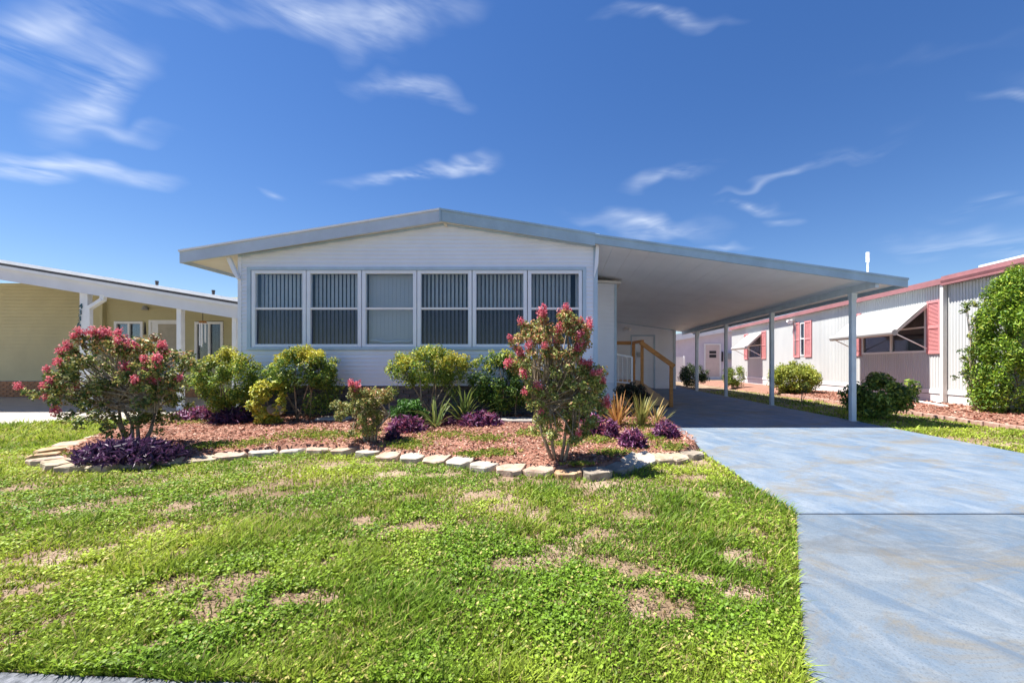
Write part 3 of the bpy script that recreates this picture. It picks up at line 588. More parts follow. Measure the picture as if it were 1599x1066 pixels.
slab_x(-20, -6.62, lambda x: lt(x)+.22, .06, LF+.001, 13.6).build('porch_roof', M['soffit'], ln)
slab_x(-20, -6.9, lambda x: lt(x)+.36, .09, LF+.30, 13.6).build('painted_gap_shadow', M['dark'], ln)  # dark slab standing in for the shadow line below the upper roof
slab_x(-20, -6.9, lambda x: lt(x)+.43, .068, LF+.25, 13.6).build('upper_roof', M['roof_white'], ln)
for x in (-8.86, -7.62): MB().tube([(x, LF+.4, lt(x)+.40), (x, LF+.4, lt(x)+.53)], [.02, .035], 6).build('vent_pipe', M['dark'], ln)
posts = []
for x, wd in ((-10.02, .17), (-8.02, .10), (-6.86, .09)):
    posts.append(MB().box(x-wd/2, x+wd/2, LF+.01, LF+.11, .03, lt(x)+.1).build('post', M['white'], ln, bevel=.006))
MB().box(-13.60, -13.50, LY-.12, LY+.0, .03, 2.9).build('corner_trim', M['tan_siding'], ln)
x = -9.86; zt = lt(-9.5)
MB().bar((-9.56, LF-.02, zt+.05), (-9.58, LF-.02, zt-.08), .09, .07).bar((-9.57, LF-.02, zt-.05), (x+.02, LF-.02, zt-.22), .09, .07).bar((x, LF-.02, zt-.18), (x, LF-.02, .06), .09, .07).build('downspout', M['white'], ln, bevel=.004)
for k, ch in enumerate('4336'):
    cu = bpy.data.curves.new('digit', 'FONT'); cu.body = ch; cu.size = .155; cu.extrude = .006; cu.align_x = 'CENTER'
    tmp = bpy.data.objects.new('digit', cu); C.objects.link(tmp); bpy.context.view_layer.update()
    me = bpy.data.meshes.new_from_object(tmp); bpy.data.objects.remove(tmp); me.name = 'digit'; me.materials.clear(); me.materials.append(M['teal'])
    inst('digit', me, posts[0], (-10.065-.012*k, LF-.0, 2.17-k*.128), (R(90), 0, 0), (1, 1, 1))
wc = thing('wind_chime', 'silver wind chime hanging from the neighbouring porch roof', 'wind chime', (-7.72, 8.85, 1.3))
MB().tube([(-7.72, 8.85, 1.90), (-7.72, 8.85, 1.94)], [.075, .055], 10).build('top_disc', M['wood'], wc)
MB().tube([(-7.72, 8.85, 1.94), (-7.72, 8.85, 2.12)], .006, 5).build('cord', M['dark'], wc)
for k in range(5):
    a = k*1.257; MB().tube([(-7.72+.05*math.cos(a), 8.85+.05*math.sin(a), 1.89), (-7.72+.05*math.cos(a), 8.85+.05*math.sin(a), 1.50-.03*k)], .013, 8).build('chime_tube', M['white'], wc)

# ------------------------------------------------------------------ right neighbour (its long wall runs back, turned two degrees)
rn = thing('neighbour_house', 'pale ribbed metal home with rose fascia and pink shutters', 'house', (9.0, 9.5, 0)); rn.rotation_euler = (0, 0, R(-1.8)); ORG[rn] = Vector((0, 0, 0))
def ribs(y0, y1, z0, z1, holes):
    mb = MB(); y = y0; p = .075
    prof = [(0, 0), (.03, 0), (.036, -.012), (.069, -.012), (.075, 0)]
    while y < y1:
        for (s0, d0), (s1, d1) in zip(prof, prof[1:]):
            a, b = y+s0, y+s1; m_ = (a+b)/2; zs = [(z0, z1)]
            for h in holes:
                if h[0] < m_ < h[1]: zs = [(z0, h[2]), (h[3], z1)]
            for q0, q1 in zs: mb.add([(d0, a, q0), (d1, b, q0), (d1, b, q1), (d0, a, q1)], [(0, 1, 2, 3)])
        y += p
    return mb
RW = [(.58, 2.83, 1.30, 2.50), (5.87, 6.17, 1.33, 2.58), (9.42, 10.80, 1.30, 2.48)]
ribs(-4.5, 12.9, .40, 2.92, RW).build('ribbed_wall', M['ribbed'], rn)
MB().box(.02, 4.2, 12.88, 12.93, 0, 2.9).box(.02, 4.2, -4.5, -4.46, 0, 2.9).box(4.2, 4.25, -4.5, 12.9, 0, 2.9).build('end_wall', M['ribbed'], rn)
MB().box(1.2, 1.25, -4.4, 12.8, .3, 2.85).box(.05, 1.2, -4.4, 12.8, .3, .36).build('inner_room', M['room'], rn)
MB().box(-.012, .03, -4.5, 12.9, 0, .29).build('skirt', M['skirt'], rn)
MB().box(-.028, .03, -4.5, 12.9, .305, .405).build('skirt_band', M['skirt'], rn)
MB().prism([(-.14, 2.90), (2.1, 3.18), (4.4, 2.90), (4.4, 2.96), (2.1, 3.24), (-.14, 2.98)], -4.6, 13.0, 'y').build('roof', M['roof_white'], rn)
MB().box(-.165, -.141, -.02, 13.0, 2.865, 3.00).build('fascia', M['red'], rn)
gut = MB().prism([(-.142, 2.82), (-.20, 2.82), (-.205, 2.85), (-.19, 2.86), (-.215, 2.93), (-.215, 2.95), (-.19, 2.955), (-.19, 3.03), (-.142, 3.03)], -4.6, -.021, 'y').build('gutter', M['red'], rn)
MB().box(-.19, -.13, -4.4, -.9, 3.032, 3.075).build('roof_edge', M['roof_white'], rn)
ds = MB(); ds.box(-.13, -.03, .0, .085, .12, 2.86); ds.bar((-.08, .042, .15), (-.27, .042, .045), .085, .07); ds.build('downspout', mat('off_white_downspout', (.70, .66, .62), .5, .05, 5), rn, bevel=.006)
def shutter(y0, y1, z0, z1):
    f = MB(); f.box(-.045, -.013, y0, y0+.05, z0, z1); f.box(-.045, -.013, y1-.05, y1, z0, z1)
    zm = (z0+z1)/2
    for a, b in ((z0, z0+.06), (zm-.03, zm+.03), (z1-.06, z1)): f.box(-.044, -.013, y0+.05, y1-.05, a, b)
    o = f.build('shutter', M['pink'], rn); l = MB(); z = z0+.065
    while z < z1-.08:
        if not (zm-.06 < z < zm+.03): l.prism([(-.036, z), (-.018, z+.026), (-.014, z+.026), (-.030, z)], y0+.05, y1-.05, 'y')
        z += .032
    l.box(-.0165, -.0132, y0+.05, y1-.05, z0+.06, z1-.06); l.build('louvres', M['pink'], o)
def side_window(y0, y1, z0, z1, n, wide=.05):
    f = MB(); f.box(-.03, .05, y0, y0+wide, z0, z1); f.box(-.03, .05, y1-wide, y1, z0, z1); f.box(-.029, .05, y0+wide, y1-wide, z0, z0+wide); f.box(-.029, .05, y0+wide, y1-wide, z1-wide, z1)
    o = f.build('window', M['white'], rn); L = (y1-y0-2*wide)/n; zm = z0+(z1-z0)*.52
    for k in range(n):
        a = y0+wide+k*L; b = a+L
        if k: MB().box(-.025, .04, a-.03, a+.03, z0+wide, z1-wide).build('mullion', M['white'], o)
        MB().box(-.02, .03, a, b, zm-.02, zm+.02).build('meeting_rail', M['white'], o)
        MB().box(.012, .016, a, b, z0+wide, zm-.02).build('lower_pane', M['glass_screen'], o); MB().box(.005, .009, a, b, zm+.02, z1-wide).build('upper_pane', M['glass_screen'], o)
side_window(*RW[0], 2); shutter(.17, .55, 1.26, 2.54); shutter(2.86, 3.2, 1.26, 2.54)
side_window(*RW[1], 1, .035); shutter(5.42, 5.86, 1.28, 2.62); shutter(6.19, 6.63, 1.28, 2.62)
side_window(*RW[2], 1); shutter(8.95, 9.40, 1.26, 2.52); shutter(10.82, 11.3, 1.26, 2.52)
MB().tube([(-.02, 6.6, 2.72), (-.10, 6.6, 2.74)], .05, 8).tube([(-.10, 6.6, 2.74), (-.24, 6.7, 2.66)], [.04, .09], 8).tube([(-.10, 6.6, 2.74), (-.24, 6.5, 2.66)], [.04, .09], 8).build('security_lamp', M['white'], rn)
MB().box(-.06, -.015, 6.45, 6.5, 1.4, 2.66).build('conduit', M['grey'], rn)
def awning(y0, y1, zt, proj, zb, label):
    a_ = bpy.data.objects.new('window_awning', None); C.objects.link(a_); a_.location = rn.location; a_.rotation_euler = rn.rotation_euler; tag(a_, label, 'awning', 'fold out window awnings'); ORG[a_] = Vector((0, 0, 0))
    n = 8; prof = [(-.03-proj*k/n, zt-(zt-zb)*(k/n)**1.08) for k in range(n+1)]
    prof2 = [(x_, z_-.014) for x_, z_ in prof]
    cloth = MB().prism(prof+prof2[::-1], y0, y1, 'y').build('canopy', M['awning'], a_)
    MB().tube([(-.03-proj, y0-.02, zb-.015), (-.03-proj, y1+.02, zb-.015)], .075, 10).build('roller', M['awning'], a_)
    for y in (y0+.02, y1-.02): MB().bar((-.03-proj, y, zb-.02), (-.015, y, zb-.42), .022, .022).build('arm', M['white'], a_)
    for y in (y0, y1): MB().prism([(-.03, zt-.016), (-.03-proj, zb-.03), (-.03-proj, zb-.075), (-.03, zt-.10)], y-.006, y+.006, 'y').build('side_flap', mat('awning_edge', (.50, .45, .41), .6, .06, 4), a_)
awning(.52, 2.95, 2.50, .80, 1.80, 'cream awning over the two pane window nearest the arborvitae')
awning(9.35, 10.95, 2.46, .72, 1.80, 'cream awning over the far window at the end of the ribbed home')
am = thing('antenna_mast', 'thin white antenna mast rising above the carport roof', 'antenna', (10.2, 13.6, 0))
MB().tube([(10.2, 13.6, 3.0), (10.2, 13.6, 4.62)], .03, 6).build('mast', M['white'], am)
MB().tube([(10.2, 13.6, 4.40), (10.2, 13.6, 4.72)], .055, 8).build('head', M['white'], am)
# ------------------------------------------------------------------ pale building at the back
bk = thing('back_house', 'lavender white house with a pink door seen between carport posts', 'house', (9, 27, 0))
BY = 27.0
bt = lambda x: 2.55+(x-7.5)*.17
MB().prism([(5, 0), (14, 0), (14, bt(14)), (5, bt(5))], BY, BY+8, 'y').build('wall', M['lav'], bk)
slab_x(4.5, 14.5, lambda x: bt(x)+.42, .42, BY-.5, BY+8.3).build('roof', M['roof_white'], bk)
MB().box(5, 14, BY-.03, BY-.002, 0, .22).build('base_course', M['white'], bk)
bd = MB().box(9.55, 10.47, BY-.04, BY-.001, .22, 2.3).build('door', M['door_pink'], bk)
MB().box(9.80, 10.25, BY-.05, BY-.041, 1.72, 1.90).box(9.80, 10.25, BY-.05, BY-.041, 1.45, 1.66).build('door_light', M['dark'], bd)
MB().box(9.46, 9.55, BY-.05, BY-.001, .22, 2.38).box(10.47, 10.56, BY-.05, BY-.001, .22, 2.38).box(9.55, 10.47, BY-.05, BY-.001, 2.3, 2.38).build('door_frame', M['white'], bd)
MB().box(10.85, 11.45, BY-.25, BY-.001, 1.35, 1.75).build('wall_unit', M['grey'], bk)
MB().box(10.62, 10.70, BY-.08, BY-.001, 1.2, 1.85).build('wall_bracket', M['dark'], bk)
wp = thing('yard_screen', 'bright white panel standing on the grass behind the utility room', 'panel', (7.1, 24, 0))
MB().box(6.75, 7.25, 24, 24.06, .0, 1.45).build('board', M['white'], wp)
MB().box(6.70, 6.76, 23.97, 24.1, 0, 1.5).box(7.24, 7.30, 23.97, 24.1, 0, 1.5).build('frame', M['white'], wp)

# ------------------------------------------------------------------ border stones of the front bed
STONES = [(-7.15,7.35),(-6.78,6.85),(-6.40,6.35),(-6.17,5.95),(-6.05,5.62),(-5.95,5.30),(-5.79,4.98),(-5.63,4.70),(-5.48,4.44),(-5.27,4.17),(-4.98,3.97),(-4.68,3.83),(-4.42,3.76),(-4.18,3.78),(-3.95,3.84),
 (-3.52,4.07),(-3.37,4.18),(-3.16,4.36),(-2.90,4.47),(-2.62,4.46),(-2.33,4.41),(-2.04,4.35),(-1.76,4.21),(-1.48,4.13),(-1.22,4.06),(-.95,3.92),(-.70,3.78),(-.44,3.67),(-.18,3.61),(.07,3.56),(.31,3.53),(.53,3.74),(.70,3.92),(.80,4.00),(.98,4.05),(1.14,4.12),(1.37,4.28)]
ORD = 'first second third fourth fifth sixth seventh eighth ninth tenth eleventh twelfth thirteenth fourteenth fifteenth sixteenth seventeenth eighteenth nineteenth twentieth'.split()
def nth(i):
    if i < 20: return ORD[i]
    t_ = ['twentieth', 'thirtieth', 'fortieth', 'fiftieth'][(i+1)//10-2] if (i+1) % 10 == 0 else ['twenty', 'thirty', 'forty', 'fifty'][(i+1)//10-2]+' '+ORD[(i+1) % 10-1]
    return t_
KIND = [1,0,1,0,1,0,4,1,4,4,1,0,0,0,2,0,1,3,3,1,1,3,1,3,1,3,3,1,1,4,2,2,3,3,0,0,2]
CW = ['tan', 'pinkish', 'grey', 'pale', 'orange tan']
n_s = len(STONES)
for i, (x, y) in enumerate(STONES):
    rs = random.Random(100+i); w_ = rs.uniform(.125, .142); dp = rs.uniform(.10, .125); hh = rs.uniform(.052, .076); x *= 1.028; y *= 1.028
    j = lambda a: a+rs.uniform(-.010, .010)
    front = [(j(-w_), j(-dp*.35)), (j(-w_*.62), j(-dp)), (j(w_*.62), j(-dp)), (j(w_), j(-dp*.35))]; back = [(j(w_*.80), j(dp)), (j(-w_*.80), j(dp))]
    me = MB().prism(front+back, -.03, hh, 'z').mesh('border_stone', .010)
    for v in me.vertices: v.co += Vector((rs.uniform(-.007, .007), rs.uniform(-.007, .007), rs.uniform(-.007, .007)))
    me.materials.append(M['stone'][KIND[i]])
    p0 = Vector(STONES[max(0, i-1)]); p1 = Vector(STONES[min(n_s-1, i+1)]); d = p1-p0; a = math.atan2(d.y, d.x)
    tilt = (rs.uniform(-3, 7), rs.uniform(-4, 4)) if i not in (32, 33) else (22, -14)
    o = inst('border_stone', me, None, (x, y, .0), (R(tilt[0]), R(tilt[1]), a+R(rs.uniform(-6, 6))))
    if i < 18: lab = f'{CW[KIND[i]]} border stone, {ORD[i]} from the left end of the curved edging'
    else: lab = f'{CW[KIND[i]]} border stone, {ORD[n_s-1-i]} from the driveway end of the curved edging'
    tag(o, lab, 'stone', 'stones edging the mulch bed')
def rock(name, c, r, m, label, cat, seed):
    bm = bmesh.new(); bmesh.ops.create_icosphere(bm, subdivisions=3, radius=1)
    rs = np.random.default_rng(seed)
    dirs = unit(rs.normal(size=(7, 3))); am = rs.uniform(.1, .35, 7)
    for v in bm.verts:
        d = np.array(v.co); k = 1-sum(a*max(0, float(d@q)-.45) for a, q in zip(am, dirs)); v.co *= k+rs.uniform(-.02, .02); v.co = Vector((v.co.x*r[0], v.co.y*r[1], v.co.z*r[2]))
    me = bpy.data.meshes.new(name); bm.to_mesh(me); bm.free(); me.materials.append(m); o = bpy.data.objects.new(name, me); C.objects.link(o); o.location = c; return tag(o, label, cat)
rock('boulder', (-3.86, 4.08, .03), (.17, .11, .07), M['rock'], 'lumpy grey rock among the edging beside the dark purple plants', 'rock', 3)
rock('white_pebble', (-5.66, 6.28, .21), (.045, .045, .04), M['white'], 'small round white stone at the edge of the purple plants', 'stone', 4)
def splash(x, y, wd, label):
    o = MB().prism([(x-wd, y-.12), (x+wd, y-.16), (x+wd*1.05, y+.14), (x-wd*.95, y+.18)], .10, .205, 'z').build('concrete_slab', M['concrete'], bevel=.015); tag(o, label, 'slab')
splash(-3.40, 6.18, .24, 'pale concrete slab on the mulch under the yellow nandina')
splash(-.62, 6.05, .30, 'pale concrete slab on the mulch before the dense green shrub')
o = MB().tube([(0, 0, -.012), (0, 0, .012)], .14, 18).build('stepping_stone', mat('tan_sandstone', (.24, .185, .11), .85, .2, 8, .4, 40), bevel=.004); o.location = (-4.02, 5.78, .36); o.rotation_euler = (R(62), R(20), R(25)); o.scale = (.75, .55, 1)
tag(o, 'round tan stepping stone leaning among the yellow leaves', 'stone')

# ------------------------------------------------------------------ foliage
def pal_pick(pal, w_, n): pal = np.array(pal); return pal[rng.choice(len(pal), n, p=np.array(w_)/sum(w_))]
def clump_leaves(cl, n, size, aspect, colfn, up=.5, spread=1.0):
    cl = np.array(cl); vol = (cl[:, 3]*cl[:, 4]*cl[:, 5])**(2/3); k = rng.choice(len(cl), n, p=vol/vol.sum()); d = unit(rng.normal(size=(n, 3))); r = rng.uniform(0, 1, n)**.45
    P = cl[k, :3]+d*cl[k, 3:6]*r[:, None]*spread; N = unit(d*.7+np.array([0, 0, up])+rng.normal(0, .55, (n, 3)))
    L = size*rng.uniform(.6, 1.35, n); tone = rng.uniform(.75, 1.25, len(cl))[k]
    return leaf_arrays(P, N, L, L*aspect*rng.uniform(.8, 1.2, n), np.minimum(colfn(P, n)*(1.15*tone*rng.uniform(.65, 1.35, n))[:, None], .62))
def stems(parent, name, m, segs, r0, r1, n=6):
    for base, tip in segs:
        b, t_ = Vector(base), Vector(tip); mid = b.lerp(t_, .5)+Vector((random.uniform(-.04, .04), random.uniform(-.04, .04), .03)); 
        MB().tube([b, b.lerp(mid, .5)+Vector((random.uniform(-.01, .01), 0, 0)), mid, t_], [r0, r0*.8+r1*.2, (r0+r1)/2, r1], n).build(name, m, parent, smooth=True)
def twigs(parent, m, segs, r):
    mb = MB()
    for a, b in segs: mb.tube([a, Vector(a).lerp(Vector(b), .5)+Vector((random.uniform(-.03, .03), random.uniform(-.03, .03), .02)), b], [r, r*.7, r*.35], 4)
    return mb.build('twigs', m, parent)
fl_me = []
for k in range(4):
    n = 110; d = unit(rng.normal(size=(n, 3))); P = d*np.array([.034, .034, .045])*rng.uniform(.25, 1.15, (n, 1)); L = rng.uniform(.010, .021, n)
    V, Fa, cc = leaf_arrays(P, unit(d+rng.normal(0, .5, (n, 3))), L, L*.9, pal_pick([(.74,.16,.22),(.80,.27,.32),(.58,.09,.13),(.84,.42,.45)], (5, 4, 2, 1), n)*rng.uniform(.8, 1.15, (n, 1)), .3, .2)
    o = npmesh('flower_cluster', V, Fa, cc, M['petal']); fl_me.append(o.data); bpy.data.objects.remove(o)
def inside_pts(poly, n):
    xs = [p[0] for p in poly]; zs = [p[1] for p in poly]; out = np.zeros((0, 2))
    while len(out) < n:
        x = rng.uniform(min(xs), max(xs), n*3); z = rng.uniform(min(zs), max(zs), n*3); k = inside(x, z, poly); out = np.concatenate([out, np.stack([x[k], z[k]], 1)])
    return out[:n]
def crape(label, base, s, u0, outline, flowers, ry, ncl, cr, nleaf, size, colfn, nstem, stem_h, name='flowering_shrub', shrink=.92):
    """outline and flowers: photograph measurements in pixels at scale s px per metre, turned into metres about the base"""
    t_ = thing(name, label, 'tree' if stem_h > .2 else 'shrub', base)
    conv = lambda u, v: ((u-u0)/s, 1+(569-v)/s)
    poly = [conv(*p) for p in outline]; cx = sum(p[0] for p in poly)/len(poly); cz = sum(p[1] for p in poly)/len(poly)
    pts = inside_pts([(cx+(x-cx)*shrink, cz+(z-cz)*.93) for x, z in poly], ncl); ww = max(p[0] for p in poly)-min(p[0] for p in poly)
    cl = []
    for x, z in pts:
        k = max(.15, 1-((x-cx)/(ww*.55))**2)**.5; r = cr*random.uniform(.7, 1.25)
        cl.append((base[0]+x, base[1]+random.uniform(-1, 1)*ry*k, z, r, r, r*.9))
    spots = []
    for u, v in flowers:
        dx, z = conv(u, v); dx = cx+(dx-cx)*(shrink+.03); y = base[1]-ry*random.uniform(.35, .9); spots.append((base[0]+dx, y, z))
        cl.append((base[0]+dx*.97, y+.02, z-.05*(150/s), cr*.7, cr*.7, cr*.7)); cl.append((base[0]+dx*.88, y*.85+base[1]*.15, z-.09*(150/s), cr*.7, cr*.7, cr*.7))
    V, Fa, cc = clump_leaves(cl, nleaf, size, .55, colfn); npmesh('crown', V, Fa, cc, M['leaf'], t_)
    tops = [(base[0]+(k-(nstem-1)/2)*.16*(1+random.uniform(-.3, .3)), base[1]+random.uniform(-.12, .12), base[2]+stem_h+.25+random.uniform(0, .2)) for k in range(nstem)]
    roots = [(base[0]+(k-(nstem-1)/2)*.035, base[1]+random.uniform(-.03, .03), base[2]-.02) for k in range(nstem)]
    stems(t_, 'stem', M['bark'], list(zip(roots, tops)), .020, .011)
    twigs(t_, M['bark'], [(random.choice(tops), (c[0], c[1], c[2])) for c in cl[::2]+cl[-2*len(flowers)::2]], .008)
    for p in spots:
        k = random.uniform(.85, 1.35)*(150/s)
        inst('flower_cluster', random.choice(fl_me), t_, p, (random.uniform(-.5, .5), random.uniform(-.5, .5), random.uniform(0, 6)), (k, k, k*random.uniform(.9, 1.3)))
    return t_
def col_crape(dark, light, tip, zt):
    def f(P, n):
        c = pal_pick([dark, light], (1.0, 1.0), n); hi = np.clip((P[:, 2]-zt)/.25, 0, 1); red = rng.uniform(0, 1, n) < hi*.40+.05; return np.where(red[:, None], np.array(tip)*rng.uniform(.7, 1.2, (n, 1)), c)
    return f
crape('wide leafy crape myrtle bush with pink flowers at the left end of the bed', (-4.66, 4.5, .08), 144, 190,
 [(40,598),(62,590),(85,562),(110,537),(150,518),(200,518),(228,545),(250,558),(266,536),(275,558),(285,560),(272,588),(297,590),(285,618),(255,640),(232,655),(210,685),(170,688),(140,658),(92,652),(72,640),(108,625),(60,622)],
 [(36,601),(57,600),(57,617),(82,639),(90,564),(86,576),(100,556),(105,548),(115,537),(118,543),(129,526),(155,520),(163,522),(170,520),(192,521),(207,534),(212,539),(197,531),(220,572),(269,538),(268,545),(255,556),(247,561),(244,575),(285,559),(281,570),(245,591),(255,591),(297,589),(107,602),(74,595),(135,519),(208,541)],
 .34, 165, .074, 12500, .038, col_crape((.085,.135,.034), (.32,.32,.10), (.40,.21,.09), 1.0), 6, .10, shrink=.80)
crape('upright crape myrtle tree with bare multiple trunks and pink flowers near the driveway', (-.02, 3.95, .06), 162, 872,
 [(797,528),(812,502),(845,490),(880,482),(900,500),(925,500),(915,545),(908,570),(940,572),(952,600),(942,640),(930,668),(912,700),(870,692),(850,698),(828,672),(818,622),(805,590),(793,565),(812,545)],
 [(884,484),(887,489),(849,491),(845,494),(877,492),(814,504),(907,505),(921,504),(922,511),(873,516),(798,530),(905,526),(908,535),(903,543),(869,532),(851,541),(828,540),(810,548),(814,553),(794,565),(818,581),(908,564),(914,567),(921,567),(925,580),(934,580),(943,591),(841,599),(837,600),(820,609),(948,620),(948,627),(846,637),(904,668)],
 .32, 185, .060, 17000, .031, col_crape((.15,.20,.05), (.40,.41,.13), (.46,.22,.10), .9), 4, .28, 'flowering_tree')
crape('small rose bush with a few pink flowers standing alone in the middle of the mulch', (-2.22, 4.77, .08), 134, 577,
 [(520,628),(545,630),(555,612),(572,600),(583,612),(600,604),(612,612),(605,632),(598,650),(590,672),(572,684),(556,672),(545,650),(525,640)],
 [(562,596),(567,602)], .24, 80, .06, 6800, .028, col_crape((.13,.17,.045), (.33,.31,.10), (.40,.19,.08), .55), 4, .02)

def bush(name, label, base, clumps, n, size, aspect, pal, wts, nst=5, tipcol=None, zt=9, group=None, r=.012, zs=.12):
    t_ = thing(name, label, 'bush', base, group)
    def f(P, m):
        c = pal_pick(pal, wts, m)
        if tipcol is not None:
            hi = np.clip((P[:, 2]-zt)/.22, 0, 1)*(.25+.9*np.clip((fbm(P[:, 0]*1.0, P[:, 2], 4.5, 6)-.38)/.2, 0, 1)); c = np.where((rng.uniform(0, 1, m) < hi)[:, None], np.array(tipcol)*rng.uniform(.75, 1.25, (m, 1)), c)
        return c
    V, Fa, cc = clump_leaves(clumps, n, size, aspect, f); npmesh('crown', V, Fa, cc, M['leaf'], t_)
    tp = [clumps[i*len(clumps)//max(1, nst)] for i in range(nst)]
    stems(t_, 'stem', M['bark'], [((base[0]+random.uniform(-zs, zs), base[1]+random.uniform(-zs, zs)*.6, base[2]-.02), (c[0], c[1], c[2])) for c in tp], r, r*.5, 5)
    return t_
def lobes(c, rad, k, r, zmin=-1, flat=1.0):
    out = []
    for _ in range(k):
        d = unit(rng.normal(size=(1, 3)))[0]; d[2] = abs(d[2]) if d[2] < zmin else d[2]; q = rng.uniform(.45, 1)**.6
        s = r*random.uniform(.7, 1.3); out.append((c[0]+d[0]*rad[0]*q, c[1]+d[1]*rad[1]*q, c[2]+d[2]*rad[2]*q, s, s, s*flat))
    return out
GR = [(.06,.12,.022), (.13,.22,.035), (.25,.33,.05), (.42,.43,.065)]
bush('nandina_bush', 'bushy yellow green nandina at the left front corner of the house', (-4.98, 6.1, .15), lobes((-4.95, 6.1, .76), (.52, .34, .44), 80, .10), 11500, .042, .38, GR, (2, 4, 4, 2), 6, (.44, .40, .05), .95)
bush('nandina_bush', 'tall green shrub with yellow new growth under the second window', (-3.88, 6.15, .15), lobes((-3.90, 6.18, .88), (.56, .33, .34), 75, .10, -.7)+[(-3.55, 6.2, .45, .16, .13, .22), (-3.42, 6.2, .65, .16, .12, .18), (-3.75, 6.2, .4, .16, .13, .2)], 10500, .045, .38, GR, (3, 4, 3, 1), 6, (.52, .44, .05), .92)
bush('croton_bush', 'low plant with bright yellow leaves in front of the tall green shrub', (-4.2, 5.9, .15), lobes((-4.18, 5.88, .50), (.24, .18, .32), 30, .08), 1900, .068, .42, [(.52,.46,.06), (.40,.40,.06), (.20,.26,.04)], (5, 3, 2), 4)
bush('nandina_bush', 'yellow topped nandina on bare stems under the fourth window', (-1.92, 6.1, .15), lobes((-1.95, 6.12, .96), (.62, .32, .27), 95, .10)+[(-2.45, 6.0, .62, .10, .1, .1), (-1.6, 6.1, .62, .12, .1, .14)], 13000, .040, .36, GR, (2, 4, 4, 2), 7, (.52, .44, .05), .88, None, .014, .10)
bush('green_shrub', 'dense dark green shrub behind the concrete slab under the fifth window', (-.82, 6.3, .15), lobes((-.90, 6.28, .72), (.52, .25, .48), 95, .095), 10500, .044, .40, [(.035,.085,.02), (.08,.16,.03), (.17,.27,.045), (.32,.39,.06)], (3, 4, 3, 1), 5, (.42, .45, .06), .85)
bush('green_shrub', 'loose green shrub behind the crape myrtle by the house corner', (.28, 6.2, .15), lobes((.28, 6.2, .55), (.42, .25, .38), 40, .09), 3600, .044, .36, [(.03,.075,.018), (.06,.13,.025), (.13,.21,.04)], (4, 4, 2), 5)
bush('dark_shrub', 'low dark purple green shrub before the white railing', (1.22, 7.1, .1), lobes((1.22, 7.1, .48), (.34, .22, .17), 34, .08), 2600, .05, .4, [(.025,.035,.02), (.05,.065,.03), (.07,.03,.035)], (4, 3, 2), 4)
bush('fern_plant', 'dark green arching plant behind the small rose bush', (-2.10, 5.7, .13), lobes((-2.10, 5.7, .36), (.24, .18, .15), 20, .08), 1500, .06, .25, [(.04,.12,.02), (.08,.19,.03)], (1, 1), 3)
# shrubs along the neighbour's drive
bush('round_hedge', 'large clipped round yellow green hedge by the ribbed home', (7.55, 13.2, .1), lobes((7.55, 13.2, .55), (.78, .62, .46), 190, .15), 15000, .06, .5, [(.12,.18,.03), (.24,.29,.045), (.36,.39,.06), (.46,.45,.07)], (2, 4, 4, 2), 4)
bush('round_hedge', 'small clipped round hedge in the far mulch by the ribbed home', (7.05, 16.6, .08), lobes((7.05, 16.6, .50), (.42, .36, .42), 70, .12), 4500, .055, .5, [(.07,.12,.025), (.16,.22,.035), (.28,.33,.05)], (2, 4, 3), 4)
bush('rose_bush', 'dark leafy bush with pale blooms behind the carport posts', (5.62, 17.1, .0), lobes((5.55, 17.1, .55), (.62, .4, .42), 60, .14), 3600, .07, .5, [(.025,.05,.018), (.05,.09,.025), (.10,.15,.04), (.6,.55,.5)], (4, 4, 2, .5), 5)
bush('umbrella_shrub', 'glossy green umbrella shrub behind the nearest carport post', (5.85, 7.55, .0), lobes((5.82, 7.55, .44), (.60, .42, .34), 80, .11)+[(6.42, 7.5, .66, .13, .12, .10), (6.5, 7.5, .55, .10, .1, .1)], 6000, .080, .42, [(.06,.11,.028), (.13,.21,.04), (.25,.33,.06), (.36,.40,.08)], (3, 4, 3, 1.5), 6)
ta = [];
for k in range(560):
    z = random.uniform(0, 1)**1.05; rr = .88*(1-z**2.8)**.5; a = random.uniform(0, 6.283); q = random.uniform(.55, 1); s = random.uniform(.10, .18)
    ta.append((9.05-.30+rr*q*math.cos(a), 7.75+rr*q*math.sin(a)*.75, .15+2.62*z, s*.75, s*.75, s*1.4))
bush('arborvitae', 'tall dense bright green arborvitae at the right edge', (8.75, 7.75, .05), ta, 52000, .065, .34, [(.07,.15,.018), (.15,.26,.025), (.25,.36,.035), (.36,.42,.05)], (3, 4, 4, 1.5), 3)
sp = []
for k in range(26):
    z = random.uniform(.3, 2.25); sp.append((8.02-random.uniform(.0, .32)*(1 if z < 1.2 else .6), 7.95+random.uniform(-.2, .2), z, .07, .07, .06))
bush('leggy_shrub', 'sparse leggy shrub with dark twigs left of the arborvitae', (8.15, 7.95, .06), sp, 620, .06, .45, [(.03,.06,.02), (.09,.15,.03), (.30,.33,.06)], (3, 3, 2), 9)
bush('young_sapling', 'thin young sapling in the grass before the round hedge', (6.35, 10.8, .0), lobes((6.35, 10.8, .42), (.18, .15, .22), 9, .05), 160, .055, .45, [(.08,.13,.03), (.18,.22,.04)], (1, 1), 3, r=.008, zs=.02)
pk = MB().box(-.6, .6, -.045, .045, 0, .035).build('white_plank', M['white'], bevel=.004); pk.location = (8.35, 9.25, .105); pk.rotation_euler = (0, 0, R(72)); tag(pk, 'short white plank lying on the mulch by the downspout', 'plank')
